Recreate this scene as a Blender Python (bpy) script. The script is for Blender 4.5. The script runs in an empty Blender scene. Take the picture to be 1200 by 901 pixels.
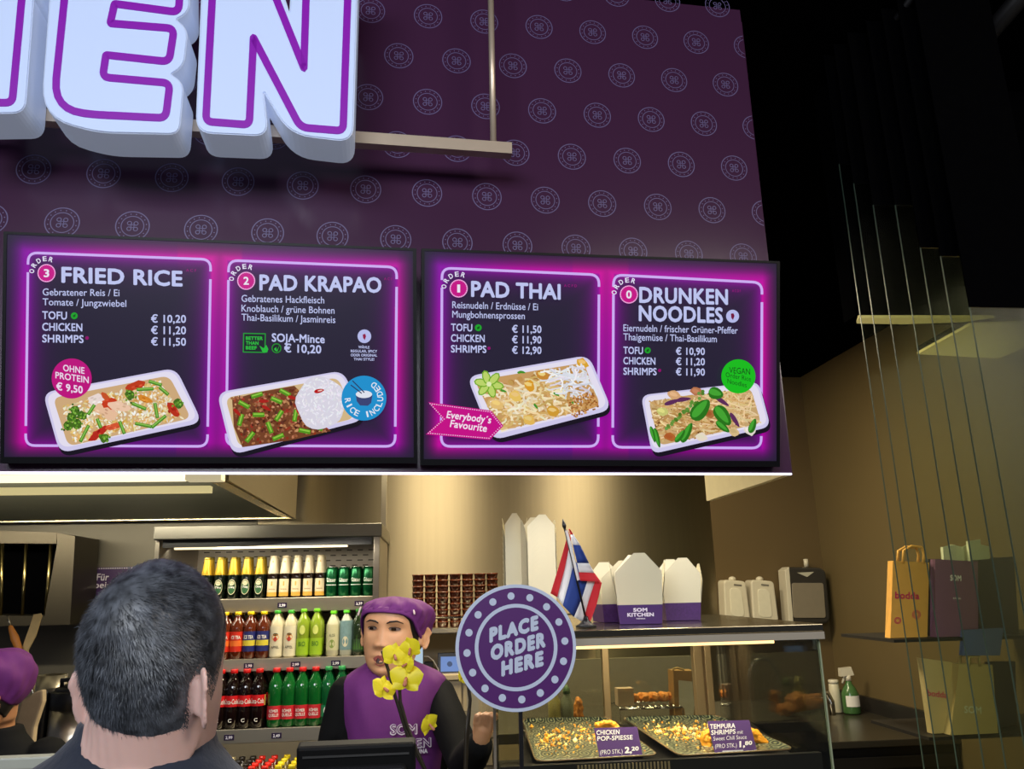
import bpy, bmesh, math, random
import numpy as np
from math import sin, cos, pi, radians, sqrt
from mathutils import Vector, Matrix, Euler

SC = bpy.context.scene
COL = SC.collection
random.seed(7)
RNG = np.random.default_rng(7)

# ------------------------------------------------------------------ camera
F_PX = 920.0
YAW, PITCH, ROLL = radians(5.9), radians(14.5), radians(-1.3)
CAM = np.array([0.0, 0.0, 1.62])
_fw = np.array([sin(YAW)*cos(PITCH), cos(YAW)*cos(PITCH), sin(PITCH)])
_r = np.array([cos(YAW), -sin(YAW), 0.0])
_u = np.cross(_r, _fw)
_rt, _up = _r*cos(ROLL)+_u*sin(ROLL), _u*cos(ROLL)-_r*sin(ROLL)
cam_data = bpy.data.cameras.new('camera')
cam = bpy.data.objects.new('camera', cam_data)
COL.objects.link(cam)
cam.matrix_world = Matrix(((_rt[0], _up[0], -_fw[0], CAM[0]), (_rt[1], _up[1], -_fw[1], CAM[1]),
                           (_rt[2], _up[2], -_fw[2], CAM[2]), (0, 0, 0, 1)))
cam_data.sensor_fit = 'HORIZONTAL'
cam_data.sensor_width = 36.0
cam_data.lens = F_PX/1200*36
cam_data.clip_start = 0.05
SC.camera = cam

# ------------------------------------------------------------------ world, exposure, large lights
SC.view_settings.view_transform = 'Standard'
SC.view_settings.look = 'None'
SC.view_settings.exposure = 0.0
SC.view_settings.gamma = 1.0
SC.view_settings.use_curve_mapping = False
world = bpy.data.worlds.new('hall_ambient')
SC.world = world
world.use_nodes = True
world.node_tree.nodes['Background'].inputs[0].default_value = (0.75, 0.8, 1.0, 1)
world.node_tree.nodes['Background'].inputs[1].default_value = 0.065

SC.cycles.transparent_max_bounces = 64
SC.cycles.max_bounces = 10

def area(name, loc, target, sx, sy, power, col, spread=180):
    d = bpy.data.lights.new(name, 'AREA')
    d.shape = 'RECTANGLE'; d.size = sx; d.size_y = sy
    d.energy = power; d.color = col; d.spread = radians(spread)
    o = bpy.data.objects.new(name, d)
    COL.objects.link(o)
    o.location = loc
    v = Vector(target)-Vector(loc)
    o.rotation_euler = v.to_track_quat('-Z', 'Y').to_euler()
    return o

# kitchen ceiling light behind the menu wall, the food hall's ceiling lights behind the viewer
area('kitchen_light', (0.02, 3.25, 2.85), (0.02, 3.4, 0), 0.5, 0.5, 44, (1.0, 0.87, 0.60))
area('kitchen_light', (1.12, 3.3, 2.85), (1.15, 3.4, 0), 0.42, 0.5, 30, (1.0, 0.86, 0.56))
area('kitchen_light', (-1.25, 3.3, 2.95), (-0.9, 3.4, 0), 0.7, 0.5, 5, (1.0, 0.87, 0.62))
area('hall_light', (-0.9, -1.6, 3.1), (-0.2, 1.6, 1.2), 2.2, 1.2, 118, (0.86, 0.92, 1.0))
area('hall_light', (1.8, -0.6, 3.1), (0.6, 2.2, 1.0), 1.2, 0.8, 30, (1.0, 0.90, 0.80))
area('strip_glow', (-0.1, 2.02, 1.885), (-0.1, 2.25, 0.6), 2.2, 0.03, 5, (1.0, 0.93, 0.86))

# ------------------------------------------------------------------ pixels of the survey photograph to points in the room
def ray(x, y): return _fw+_rt*((x-600)/F_PX)-_up*((y-450.5)/F_PX)
class Plane:
    def __init__(s, o, n): s.o = np.array(o, float); n = np.array(n, float); s.n = n/np.linalg.norm(n)
    def at(s, x, y, off=0.0):
        d = ray(x, y); o = s.o+s.n*off
        return CAM+d*(((o-CAM)@s.n)/(d@s.n))
def P(x, y, Y): return Plane((0, Y, 0), (0, -1, 0)).at(x, y)
def PZ(x, y, z): return Plane((0, 0, z), (0, 0, 1)).at(x, y)
def PX_(x, y, X): return Plane((X, 0, 0), (-1, 0, 0)).at(x, y)

# ------------------------------------------------------------------ materials
def lin(c): 
    c = c/255.0
    return c/12.92 if c <= 0.04045 else ((c+0.055)/1.055)**2.4
def rgb(*c): return (lin(c[0]), lin(c[1]), lin(c[2]), 1.0)
_mats = {}
def M(name, c=(128, 128, 128), rough=0.5, metal=0.0, emit=0.0, noise=0.08, scale=30.0, bump=0.0, coat=0.0, spec=0.5, sheen=0.0, alpha=None, sss=0.0, stretch=None):
    if name in _mats: return _mats[name]
    m = bpy.data.materials.new(name); m.use_nodes = True
    nt = m.node_tree; b = nt.nodes['Principled BSDF']
    base = rgb(*c)
    b.inputs['Base Color'].default_value = base
    b.inputs['Roughness'].default_value = rough
    b.inputs['Metallic'].default_value = metal
    b.inputs['Specular IOR Level'].default_value = spec
    b.inputs['Coat Weight'].default_value = coat
    b.inputs['Sheen Weight'].default_value = sheen
    if sss:
        b.inputs['Subsurface Weight'].default_value = sss
        b.inputs['Subsurface Radius'].default_value = (0.012, 0.005, 0.003)
        b.inputs['Subsurface Scale'].default_value = 0.5
    if emit:
        b.inputs['Emission Color'].default_value = base
        b.inputs['Emission Strength'].default_value = emit
    if noise or bump:
        tc = nt.nodes.new('ShaderNodeTexCoord')
        nz = nt.nodes.new('ShaderNodeTexNoise'); nz.inputs['Scale'].default_value = scale
        nz.inputs['Detail'].default_value = 4
        if stretch:
            mp = nt.nodes.new('ShaderNodeMapping'); mp.inputs['Scale'].default_value = stretch
            nt.links.new(tc.outputs['Object'], mp.inputs['Vector']); nt.links.new(mp.outputs[0], nz.inputs['Vector'])
        else: nt.links.new(tc.outputs['Object'], nz.inputs['Vector'])
        if noise:
            mx = nt.nodes.new('ShaderNodeMix'); mx.data_type = 'RGBA'
            mx.inputs[6].default_value = tuple(x*(1-noise) for x in base[:3])+(1,)
            mx.inputs[7].default_value = tuple(min(1, x*(1+noise)) for x in base[:3])+(1,)
            nt.links.new(nz.outputs['Fac'], mx.inputs[0]); nt.links.new(mx.outputs[2], b.inputs['Base Color'])
        if bump:
            bp = nt.nodes.new('ShaderNodeBump'); bp.inputs['Strength'].default_value = bump; bp.inputs['Distance'].default_value = 0.004
            nt.links.new(nz.outputs['Fac'], bp.inputs['Height']); nt.links.new(bp.outputs[0], b.inputs['Normal'])
    _mats[name] = m
    return m
def steel(name, c, rough=0.3, aniso=0.6, stretch=(1, 1, 60)):
    if name in _mats: return _mats[name]
    m = M(name, c, rough, 1.0, noise=0.06, scale=6, stretch=stretch)
    m.node_tree.nodes['Principled BSDF'].inputs['Anisotropic'].default_value = aniso
    return m
def brushed_wall(name, c, rough, aniso, rot=0.25):
    m = M(name, c, rough, 1.0, noise=0.08, scale=5, stretch=(9, 1, 0.3)); nt = m.node_tree; b = nt.nodes['Principled BSDF']
    b.inputs['Anisotropic'].default_value = aniso; b.inputs['Anisotropic Rotation'].default_value = rot
    tg = nt.nodes.new('ShaderNodeTangent'); tg.direction_type = 'UV_MAP'; tg.uv_map = 'UVMap'
    nt.links.new(tg.outputs[0], b.inputs['Tangent'])
    return m
def xz_uv(o):
    ul = o.data.uv_layers.new(name='UVMap')
    for lp in o.data.loops:
        v = o.data.vertices[lp.vertex_index].co; ul.data[lp.index].uv = (v.x, v.z)
    return o
def glass(name, tint=(235, 240, 232), refl=1.0, rough=0.02):
    if name in _mats: return _mats[name]
    m = bpy.data.materials.new(name); m.use_nodes = True
    nt = m.node_tree; nt.nodes.clear()
    out = nt.nodes.new('ShaderNodeOutputMaterial'); mix = nt.nodes.new('ShaderNodeMixShader')
    tr = nt.nodes.new('ShaderNodeBsdfTransparent'); gl = nt.nodes.new('ShaderNodeBsdfGlossy'); fr = nt.nodes.new('ShaderNodeFresnel')
    mu = nt.nodes.new('ShaderNodeMath'); mu.operation = 'MULTIPLY'; mu.inputs[1].default_value = refl
    tr.inputs[0].default_value = rgb(*tint); gl.inputs['Roughness'].default_value = rough; fr.inputs[0].default_value = 1.45
    nt.links.new(fr.outputs[0], mu.inputs[0]); nt.links.new(mu.outputs[0], mix.inputs[0])
    nt.links.new(tr.outputs[0], mix.inputs[1]); nt.links.new(gl.outputs[0], mix.inputs[2]); nt.links.new(mix.outputs[0], out.inputs[0])
    _mats[name] = m
    return m
def emis_vcol(name, strength=1.0):
    if name in _mats: return _mats[name]
    m = bpy.data.materials.new(name); m.use_nodes = True
    nt = m.node_tree; b = nt.nodes['Principled BSDF']
    b.inputs['Base Color'].default_value = (0.004, 0.004, 0.005, 1); b.inputs['Roughness'].default_value = 0.3; b.inputs['Specular IOR Level'].default_value = 0.15
    at = nt.nodes.new('ShaderNodeVertexColor'); at.layer_name = 'Col'
    nt.links.new(at.outputs[0], b.inputs['Emission Color']); b.inputs['Emission Strength'].default_value = strength
    _mats[name] = m
    return m
def vcol(name, rough=0.5, coat=0.0, spec=0.5):
    if name in _mats: return _mats[name]
    m = bpy.data.materials.new(name); m.use_nodes = True
    nt = m.node_tree; b = nt.nodes['Principled BSDF']
    b.inputs['Roughness'].default_value = rough; b.inputs['Coat Weight'].default_value = coat
    b.inputs['Specular IOR Level'].default_value = spec
    at = nt.nodes.new('ShaderNodeVertexColor'); at.layer_name = 'Col'
    nt.links.new(at.outputs[0], b.inputs['Base Color'])
    _mats[name] = m
    return m

# ------------------------------------------------------------------ mesh builder
def unit(v): v = np.array(v, float); return v/max(1e-12, np.linalg.norm(v))
class MB:
    def __init__(s): s.v = []; s.f = []; s.m = []; s.c = []; s.s = []
    def add(s, vs, fs, mi=0, col=None, smooth=False):
        b = len(s.v); s.v.extend([tuple(map(float, p)) for p in vs])
        for f in fs:
            s.f.append([b+i for i in f]); s.m.append(mi); s.c.append(col); s.s.append(smooth)
        return s
    def hexa(s, c, mi=0, col=None):   # eight corners: bottom four then top four, same order
        return s.add(c, [(0, 3, 2, 1), (4, 5, 6, 7), (0, 1, 5, 4), (1, 2, 6, 5), (2, 3, 7, 6), (3, 0, 4, 7)], mi, col)
    def box(s, lo, hi, mi=0, col=None):
        x0, y0, z0 = lo; x1, y1, z1 = hi
        return s.hexa([(x0, y0, z0), (x1, y0, z0), (x1, y1, z0), (x0, y1, z0), (x0, y0, z1), (x1, y0, z1), (x1, y1, z1), (x0, y1, z1)], mi, col)
    def slab(s, quad, vec, mi=0, col=None):   # a polygon given depth along vec
        q = [np.array(p, float) for p in quad]; n = len(q); w = [p+np.array(vec, float) for p in q]
        return s.add(q+w, [list(range(n))[::-1], list(range(n, 2*n))]+[(i, (i+1) % n, n+(i+1) % n, n+i) for i in range(n)], mi, col)
    def poly(s, pts, mi=0, col=None): return s.add(pts, [list(range(len(pts)))], mi, col)
    def tube(s, pts, rad, n=10, mi=0, col=None, caps=True, smooth=True, flat=1.0):
        pts = [np.array(p, float) for p in pts]; k = len(pts)
        if not hasattr(rad, '__len__'): rad = [rad]*k
        t = [unit(pts[min(i+1, k-1)]-pts[max(i-1, 0)]) for i in range(k)]
        a = np.array([0, 0, 1.0]) if abs(t[0][2]) < 0.9 else np.array([1.0, 0, 0])
        u = unit(np.cross(a, t[0])); vs = []
        for i in range(k):
            u = unit(u-t[i]*(u@t[i])); w = np.cross(t[i], u)
            for j in range(n):
                q = 2*pi*j/n
                vs.append(pts[i]+rad[i]*(u*cos(q)+w*sin(q)*flat))
        fs = [(i*n+j, i*n+(j+1) % n, (i+1)*n+(j+1) % n, (i+1)*n+j) for i in range(k-1) for j in range(n)]
        if caps: fs += [list(range(n))[::-1], list(range((k-1)*n, k*n))]
        return s.add(vs, fs, mi, col, smooth)
    def capsule(s, pts, rad, n=12, mi=0, col=None):   # tube with rounded ends
        pts = [np.array(p, float) for p in pts]
        if not hasattr(rad, '__len__'): rad = [rad]*len(pts)
        d0, d1 = unit(pts[0]-pts[1]), unit(pts[-1]-pts[-2])
        P2, R2 = [], []
        for a in (80, 55, 28): P2.append(pts[0]+d0*rad[0]*sin(radians(a))); R2.append(rad[0]*cos(radians(a)))
        P2 += pts; R2 += list(rad)
        for a in (28, 55, 80): P2.append(pts[-1]+d1*rad[-1]*sin(radians(a))); R2.append(rad[-1]*cos(radians(a)))
        return s.tube(P2, R2, n, mi, col)
    def lathe(s, prof, c=(0, 0, 0), n=20, mi=0, col=None, smooth=True, caps=True):
        vs = [(c[0]+r*cos(2*pi*j/n), c[1]+r*sin(2*pi*j/n), c[2]+z) for r, z in prof for j in range(n)]
        k = len(prof)
        fs = [(i*n+j, i*n+(j+1) % n, (i+1)*n+(j+1) % n, (i+1)*n+j) for i in range(k-1) for j in range(n)]
        if caps: fs += [list(range(n))[::-1], list(range((k-1)*n, k*n))]
        return s.add(vs, fs, mi, col, smooth)
    def patch(s, r, z0, z1, a0, a1, n=10, mi=0, col=None, c=(0, 0, 0)):   # piece of a cylinder, facing -Y at angle 0
        vs = []
        for z in (z0, z1):
            for j in range(n+1):
                q = a0+(a1-a0)*j/n
                vs.append((c[0]+r*sin(q), c[1]-r*cos(q), c[2]+z))
        return s.add(vs, [(j, j+1, n+2+j, n+1+j) for j in range(n)], mi, col, True)
    def ball(s, c, r, n=14, m=9, mi=0, col=None, squash=(1, 1, 1), fn=None):
        vs = []
        for i in range(m+1):
            th = pi*i/m
            for j in range(n):
                ph = 2*pi*j/n
                d = np.array([sin(th)*cos(ph), sin(th)*sin(ph), cos(th)])
                k = fn(d) if fn else 1.0
                vs.append(np.array(c)+d*np.array(squash)*r*k)
        fs = [(i*n+j, (i+1)*n+j, (i+1)*n+(j+1) % n, i*n+(j+1) % n) for i in range(m) for j in range(n)]
        return s.add(vs, fs, mi, col, True)
    def loft(s, rings, mi=0, col=None, smooth=True, caps=True):
        n = len(rings[0]); vs = [p for r in rings for p in r]; k = len(rings)
        fs = [(i*n+j, i*n+(j+1) % n, (i+1)*n+(j+1) % n, (i+1)*n+j) for i in range(k-1) for j in range(n)]
        if caps: fs += [list(range(n))[::-1], list(range((k-1)*n, k*n))]
        return s.add(vs, fs, mi, col, smooth)
    def xform(s, fn): s.v = [tuple(fn(np.array(p))) for p in s.v]; return s
    def mesh(s, name, mats, off=(0, 0, 0), fix=True):
        me = bpy.data.meshes.new(name)
        me.from_pydata([(p[0]-off[0], p[1]-off[1], p[2]-off[2]) for p in s.v], [], s.f)
        for m in (mats if isinstance(mats, (list, tuple)) else [mats]): me.materials.append(m)
        me.polygons.foreach_set('material_index', s.m)
        me.polygons.foreach_set('use_smooth', s.s)
        if any(c is not None for c in s.c):
            at = me.color_attributes.new('Col', 'FLOAT_COLOR', 'CORNER')
            buf = []
            for p, c in zip(s.f, s.c):
                if c is None: c = (128, 128, 128)
                if hasattr(c[0], '__len__'):
                    for q in c: buf.extend((lin(q[0]), lin(q[1]), lin(q[2]), 1.0))
                else:
                    L = (lin(c[0]), lin(c[1]), lin(c[2]), 1.0)
                    buf.extend(L*len(p))
            at.data.foreach_set('color', buf)
        if fix:
            bm = bmesh.new(); bm.from_mesh(me)
            bmesh.ops.recalc_face_normals(bm, faces=bm.faces)
            bm.to_mesh(me); bm.free()
        me.update()
        return me
    def build(s, name, mats, parent=None, bevel=0.0, subsurf=0, fix=True, label=None):
        off = (0, 0, 0)
        if parent is not None:
            q = parent
            off = Vector((0, 0, 0))
            while q is not None: off = off+q.location; q = q.parent
        o = bpy.data.objects.new(name, s.mesh(name, mats, off, fix)); COL.objects.link(o)
        if parent is not None: o.parent = parent
        if bevel:
            b = o.modifiers.new('bevel', 'BEVEL'); b.width = bevel; b.segments = 2; b.limit_method = 'ANGLE'; b.angle_limit = radians(40)
        if subsurf:
            b = o.modifiers.new('subdivision', 'SUBSURF'); b.levels = subsurf; b.render_levels = subsurf
        if label: o['label'] = label
        return o
def thing(name, label, cat, loc=(0, 0, 0), group=None, rz=0.0):
    o = bpy.data.objects.new(name, None); COL.objects.link(o)
    o.location = tuple(map(float, loc)); o.rotation_euler = (0, 0, rz); o.empty_display_size = 0.05
    o['label'] = label; o['category'] = cat; o['kind'] = 'thing'
    if group: o['group'] = group
    return o
def tag(o, label, cat, group=None, kind='thing'):
    o['label'] = label; o['category'] = cat; o['kind'] = kind
    if group: o['group'] = group
    return o
def struct(o): o['kind'] = 'structure'; return o
def copy_tree(o, parent=None):
    c = o.copy(); COL.objects.link(c)
    if parent is not None:
        c.parent = parent
    for ch in o.children: copy_tree(ch, c)
    return c
ORD = ['first', 'second', 'third', 'fourth', 'fifth', 'sixth', 'seventh', 'eighth', 'ninth', 'tenth', 'eleventh', 'twelfth', 'thirteenth', 'fourteenth', 'fifteenth', 'sixteenth']

# ------------------------------------------------------------------ lettering
_tc = {}
def text2d(s, bold=0.0, space=1.0):
    k = (s, bold, space)
    if k in _tc: return _tc[k]
    if bold > 0:      # heavier strokes: the same glyphs laid again round a small circle
        v0, f0 = text2d(s, 0.0, space+bold*1.2)
        n = 6 if bold > .03 else 4; V, Fc = [v0], list(f0)
        for q in range(n):
            a = 2*pi*(q+.5)/n; V.append(v0+np.array([cos(a)*bold, sin(a)*bold, .004*(q+1)])); Fc += [tuple(x+len(v0)*(q+1) for x in f) for f in f0]
        _tc[k] = (np.concatenate(V), Fc)
        return _tc[k]
    cu = bpy.data.curves.new('lettering_curve', 'FONT'); cu.body = s; cu.size = 1.0; cu.offset = bold; cu.space_character = space
    cu.resolution_u = 3
    o = bpy.data.objects.new('lettering_curve', cu); COL.objects.link(o)
    dg = bpy.context.evaluated_depsgraph_get(); dg.update()
    me = bpy.data.meshes.new_from_object(o.evaluated_get(dg))
    vs = np.array([v.co[:] for v in me.vertices]) if len(me.vertices) else np.zeros((0, 3)); fs = [tuple(p.vertices) for p in me.polygons]
    bpy.data.objects.remove(o); bpy.data.curves.remove(cu); bpy.data.meshes.remove(me)
    _tc[k] = (vs, fs)
    return _tc[k]
def put_text(mb, s, a, b, up, col=None, mi=0, bold=0.02, space=1.0, slant=0.0):
    """baseline from point a to point b; up: vector of one capital height"""
    vs, fs = text2d(s, bold, space)
    if not len(vs): return
    cap = text2d('H', bold)[0][:, 1].max()
    x0, x1 = vs[:, 0].min(), vs[:, 0].max()
    a, b, up = np.array(a), np.array(b), np.array(up)
    nz_ = unit(np.cross(b-a, up))*np.linalg.norm(up)
    mb.add([a+(b-a)*((p[0]-x0)/(x1-x0))+(up+slant*unit(b-a)*np.linalg.norm(up))*(p[1]/cap)+nz_*p[2] for p in vs], fs, mi, col)
def text_on(mb, plane, s, p0, p1, h, off, **kw):
    a, b = plane.at(*p0, off), plane.at(*p1, off)
    up = plane.at(p0[0], p0[1]-h, off)-a
    put_text(mb, s, a, b, up, **kw)
def text_wrap(mb, s, r, zc, h, ang, mi=0, col=None, bold=0.02):
    vs, fs = text2d(s, bold)
    x0, x1 = vs[:, 0].min(), vs[:, 0].max(); cap = 0.72
    mb.add([((r+p[2]*h)*sin(ang*((p[0]-x0)/(x1-x0)-.5)*2), -(r+p[2]*h)*cos(ang*((p[0]-x0)/(x1-x0)-.5)*2), zc+(p[1]/cap-.5)*h) for p in vs], fs, mi, col)
def circ(c, r, n=32, ry=None): return [(c[0]+r*cos(2*pi*i/n), c[1]+(ry or r)*sin(2*pi*i/n)) for i in range(n)]
def rrect(q, r, n=6):
    """rounded polygon: corner points q (2D), radius r in the same unit"""
    q = [np.array(p, float) for p in q]; out = []; k = len(q)
    for i in range(k):
        p, a, b = q[i], unit(q[i-1]-q[i]), unit(q[(i+1) % k]-q[i])
        rr = r[i] if hasattr(r, '__len__') else r
        if rr <= 0: out.append(tuple(p)); continue
        s, e = p+a*rr, p+b*rr
        for j in range(n+1):
            t = j/n; out.append(tuple((1-t)**2*s+2*t*(1-t)*p+t*t*e))
    return out
def union(name, mb, voxel, mats, parent, smooth_it=4, pick=None):
    """melts overlapping closed shapes into one continuous skin"""
    o = bpy.data.objects.new('melt', mb.mesh('melt', mats)); COL.objects.link(o)
    r = o.modifiers.new('melt', 'REMESH'); r.mode = 'VOXEL'; r.voxel_size = voxel; r.use_smooth_shade = True
    s = o.modifiers.new('smooth', 'SMOOTH'); s.factor = 0.5; s.iterations = smooth_it
    dg = bpy.context.evaluated_depsgraph_get(); dg.update()
    me = bpy.data.meshes.new_from_object(o.evaluated_get(dg)); me.name = name
    bpy.data.objects.remove(o)
    off = parent.location if parent is not None else Vector((0, 0, 0))
    me.materials.clear()
    for m in (mats if isinstance(mats, (list, tuple)) else [mats]): me.materials.append(m)
    if pick:
        for p in me.polygons: p.material_index = pick(np.array(p.center))
    me.transform(Matrix.Translation(-off))
    for p in me.polygons: p.use_smooth = True
    n = bpy.data.objects.new(name, me); COL.objects.link(n)
    if parent is not None: n.parent = parent
    return n

# ================================================================== setting
D_H = radians(3.9)
H_O = P(500, 553, 2.0)
H_U = np.array([cos(D_H), sin(D_H), 0.0]); H_N = np.array([sin(D_H), -cos(D_H), 0.0])
HP = Plane(H_O, H_N)
def hz(p): return (p-H_O)@H_U
H_R = hz(HP.at(898, 290)); H_B = H_O[2]; H_T = HP.at(869, 12)[2]
def hpt(s, z, off=0.0): return H_O*np.array([1, 1, 0])+H_U*s+H_N*off+np.array([0, 0, z])

m_black = M('black_paint', (5, 5, 6), 0.9, noise=0.2, spec=0)
m_wallpaper = M('aubergine_laminate', (66, 36, 64), 0.2, noise=0.05, scale=3, spec=0.55)
m_emblem = M('lavender_print', (104, 94, 138), 0.4, noise=0)
m_tan = M('tan_wall_paint', (106, 90, 58), 0.55, noise=0.06, scale=4)
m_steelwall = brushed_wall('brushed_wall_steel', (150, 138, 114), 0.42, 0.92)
m_steel = steel('brushed_steel', (176, 168, 150), 0.32, 0.4)
m_steel_dk = steel('dull_steel', (120, 112, 98), 0.38, 0.3)
m_white = M('white_enamel', (226, 224, 214), 0.4)
m_chrome = M('chrome', (215, 215, 215), 0.08, 1.0, noise=0)
m_blackpl = M('black_plastic', (16, 16, 18), 0.35, noise=0.1)

# floor, ceiling, walls
mb = MB(); mb.box((-4, -3, -0.05), (4, 5.2, 0.0)); struct(mb.build('floor', M('grey_floor_tile', (70, 68, 66), 0.4)))
ZC = H_T+0.03
mb = MB(); mb.box((-4, -3, ZC), (4, 5.2, ZC+0.06)); struct(mb.build('ceiling', m_black))
BY = 4.7
XR = P(965, 670, BY)[0]
mb = MB(); mb.box((-4, BY, 0), (P(836, 640, BY)[0], BY+0.06, ZC)); struct(xz_uv(mb.build('wall_back', m_steelwall)))
mb = MB(); mb.box((-4, BY-.012, 0), (P(300, 640, BY)[0], BY-.001, ZC)); struct(mb.build('wall_back_left_shade', M('shaded_wall_steel', (112, 106, 92), .5, .5, noise=.06, scale=3)))  # darker sheet over the left wall, its colour standing in for hood shade
mb = MB(); mb.box((P(836, 640, BY)[0], BY, 0), (XR+0.06, BY+0.06, ZC)); struct(mb.build('wall_back_corner', M('brown_wall_paint', (96, 78, 48), 0.5, noise=0.06, scale=4)))
ZW = P(942, 442, BY)[2]
mb = MB(); mb.box((XR, 0.6, 0), (XR+0.06, BY, ZW)); struct(mb.build('wall_right', m_tan))
mb = MB(); mb.box((XR-0.004, 0.6, ZW), (XR+0.06, BY, ZC)); struct(mb.build('trim_1', m_black))
mb = MB(); mb.box((P(836, 640, BY)[0], BY-0.006, ZW), (XR, BY, ZC)); struct(mb.build('trim_2', m_black))
mb = MB(); mb.box((P(447, 590, BY)[0], BY-0.03, 0.9), (P(453, 590, BY)[0], BY, 2.9)); struct(mb.build('trim_3', m_steel))

# menu wall: hanging header with the printed emblems
mb = MB()
s0, s1 = -2.3, H_R
mb.hexa([hpt(s0, H_B), hpt(s1, H_B), hpt(s1, H_B, -0.05), hpt(s0, H_B, -0.05), hpt(s0, H_T), hpt(s1, H_T), hpt(s1, H_T, -0.05), hpt(s0, H_T, -0.05)])
def ring(cx, cz, r0, r1, n=40, a0=0, a1=2*pi):
    full = abs(a1-a0-2*pi) < 1e-6; k = n if full else n+1; vs = []
    for j in range(k):
        q = a0+(a1-a0)*j/n
        for r in (r0, r1):
            s_, z_ = cx+r*cos(q), cz+r*sin(q)
            s_ = min(s_, s1); vs.append(hpt(s_, z_, 0.0006))
    mb.add(vs, [(2*j, 2*((j+1) % k), 2*((j+1) % k)+1, 2*j+1) for j in range(n)], 1)
A0 = [hz(HP.at(*p)) for p in ((639, 235), (706, 238), (771, 242), (835, 246))]
zA = np.mean([HP.at(*p)[2] for p in ((639, 235), (771, 242))])
pit = (hz(HP.at(835, 246))-hz(HP.at(280, 213)))/8; ph = hz(HP.at(639, 235))
rowz = (HP.at(636, 130)[2]-zA)/2
for j in range(-1, 6):
    off = pit/2 if j % 2 else 0
    for i in range(-13, 7):
        c = ph+off+i*pit; z = zA+rowz*j
        if c-0.042 > s1 or c < s0+0.05: continue
        ring(c, z, 0.0395, 0.0420); ring(c, z, 0.0265, 0.0285)
        for k in range(16):
            q = 2*pi*(k+.5)/16
            if c+0.034*cos(q) < s1-.003: ring(c+0.034*cos(q), z+0.034*sin(q), 0, 0.0017, 6)
        for qx, qz in ((1, 1), (-1, 1), (-1, -1), (1, -1)):
            if c+0.016 < s1: ring(c+qx*0.0078, z+qz*0.0078, 0.0042, 0.0062, 14)
        if c+0.016 < s1:
            for a in (-1, 1):
                for d in ((1, 0), (0, 1)):
                    e = np.array([a*0.0036, 0]) if d[1] else np.array([0, a*0.0036])
                    L = np.array(d)*0.0085; w = np.array([d[1], d[0]])*0.0009
                    mb.poly([hpt(c+e[0]+g[0], z+e[1]+g[1], 0.0006) for g in (-L-w, L-w, L+w, -L+w)], 1)
struct(mb.build('wall_front_header', [m_wallpaper, m_emblem], fix=False))
# right return of the header, pale on its inner face
pA, pB = HP.at(928, 553, -0.051), P(836, 587, 2.62)
pA[2] = H_B
mb = MB(); t_ = np.array([0.02, 0, 0])
pA -= t_*1.2; pB -= t_*1.2
mb.slab([pA, pB, pB+np.array([0, 0, 0.5]), pA+np.array([0, 0, 0.5])], t_); struct(mb.build('wall_front_return', M('cream_panel', (218, 206, 168), 0.5)))
pC, pD = pA+t_*1.05, pB+t_*1.05; pD[2] = pC[2]+.0
mb = MB(); mb.slab([pC, pD, np.array([pD[0], pD[1], H_T]), np.array([pC[0], pC[1], H_T])], np.array([0.004, 0, 0])); struct(mb.build('wall_front_side', m_wallpaper))
# LED strip along the header's lower edge
led = M('led_white', (238, 230, 255), emit=1.6, noise=0)
mb = MB(); mb.hexa([hpt(s0, H_B-0.006, 0.002), hpt(s1, H_B-0.006, 0.002), hpt(s1, H_B-0.006, -0.008), hpt(s0, H_B-0.006, -0.008), hpt(s0, H_B-0.0012, 0.002), hpt(s1, H_B-0.0012, 0.002), hpt(s1, H_B-0.0012, -0.008), hpt(s0, H_B-0.0012, -0.008)])
tag(mb.build('light_strip', led), 'thin white light strip along the lower edge of the purple menu wall', 'light')
# ceiling ducts (almost black)
m_duct = M('dark_grey_duct', (13, 12, 14), 0.45, noise=0.1)
for pts, r, lb in ((((1074, -10), (1030, 50), (985, 100), (965, 118), (962, 132), (985, 134), (1040, 100)), 0.012, 'thin dark cable duct bent round in a loop under the black ceiling'),
               (((1215, -25), (1120, 85), (1040, 150), (985, 190)), 0.03, 'straight dark duct running up the black ceiling above the glass')):
    mb = MB(); mb.tube([PZ(x, y, ZC-0.035) for x, y in pts], r, 8)
    tag(mb.build('ceiling_duct', m_duct), lb, 'duct')
# glowing panels standing in for a ceiling light's reflection in the glass
BKY = 2.46
bkz = P(1100, 371, BKY)[2]
mb = MB(); mb.box((P(1003, 372, BKY)[0], BKY, bkz), (XR-.001, BKY+.08, ZC-.001)); struct(mb.build('trim_4', m_black))
m_lamp_refl = M('lamp_reflection', (190, 176, 112), emit=0.55, noise=0.03, scale=3)
for q, lb in ((((1075, 415), (1137, 381), (1290, 376), (1290, 421)), 'yellowish glowing panel built for a ceiling light reflection behind the sliding glass, larger one'),
              (((1004, 379), (1006, 372.5), (1165, 372.5), (1128, 377.5), (1060, 380)), 'narrow yellowish glowing panel built for a ceiling light reflection behind the glass edges')):
    pts = [PZ(x, y, bkz-.012) for x, y in q]
    for p in pts: p[0] = min(p[0], XR-0.02)
    t = thing('light_reflection', lb, 'light', sum(pts)/len(pts), 'ceiling light reflections')
    mb = MB(); mb.slab(pts, (0, 0, 0.010)); mb.build('reflection_panel', m_lamp_refl, t)
    mb = MB(); mb.slab([p+np.array([0, .0, 0.0105]) for p in pts], (0, 0, 0.02)); mb.build('housing', m_black, t)
    xm = sum(p[0] for p in pts)/len(pts); ym = max(p[1] for p in pts)
    mb = MB(); mb.box((xm-.02, BKY+.081, bkz-.001), (xm+.02, max(ym, BKY+.1), bkz+.02)); mb.build('bracket', m_black, t)

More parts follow.
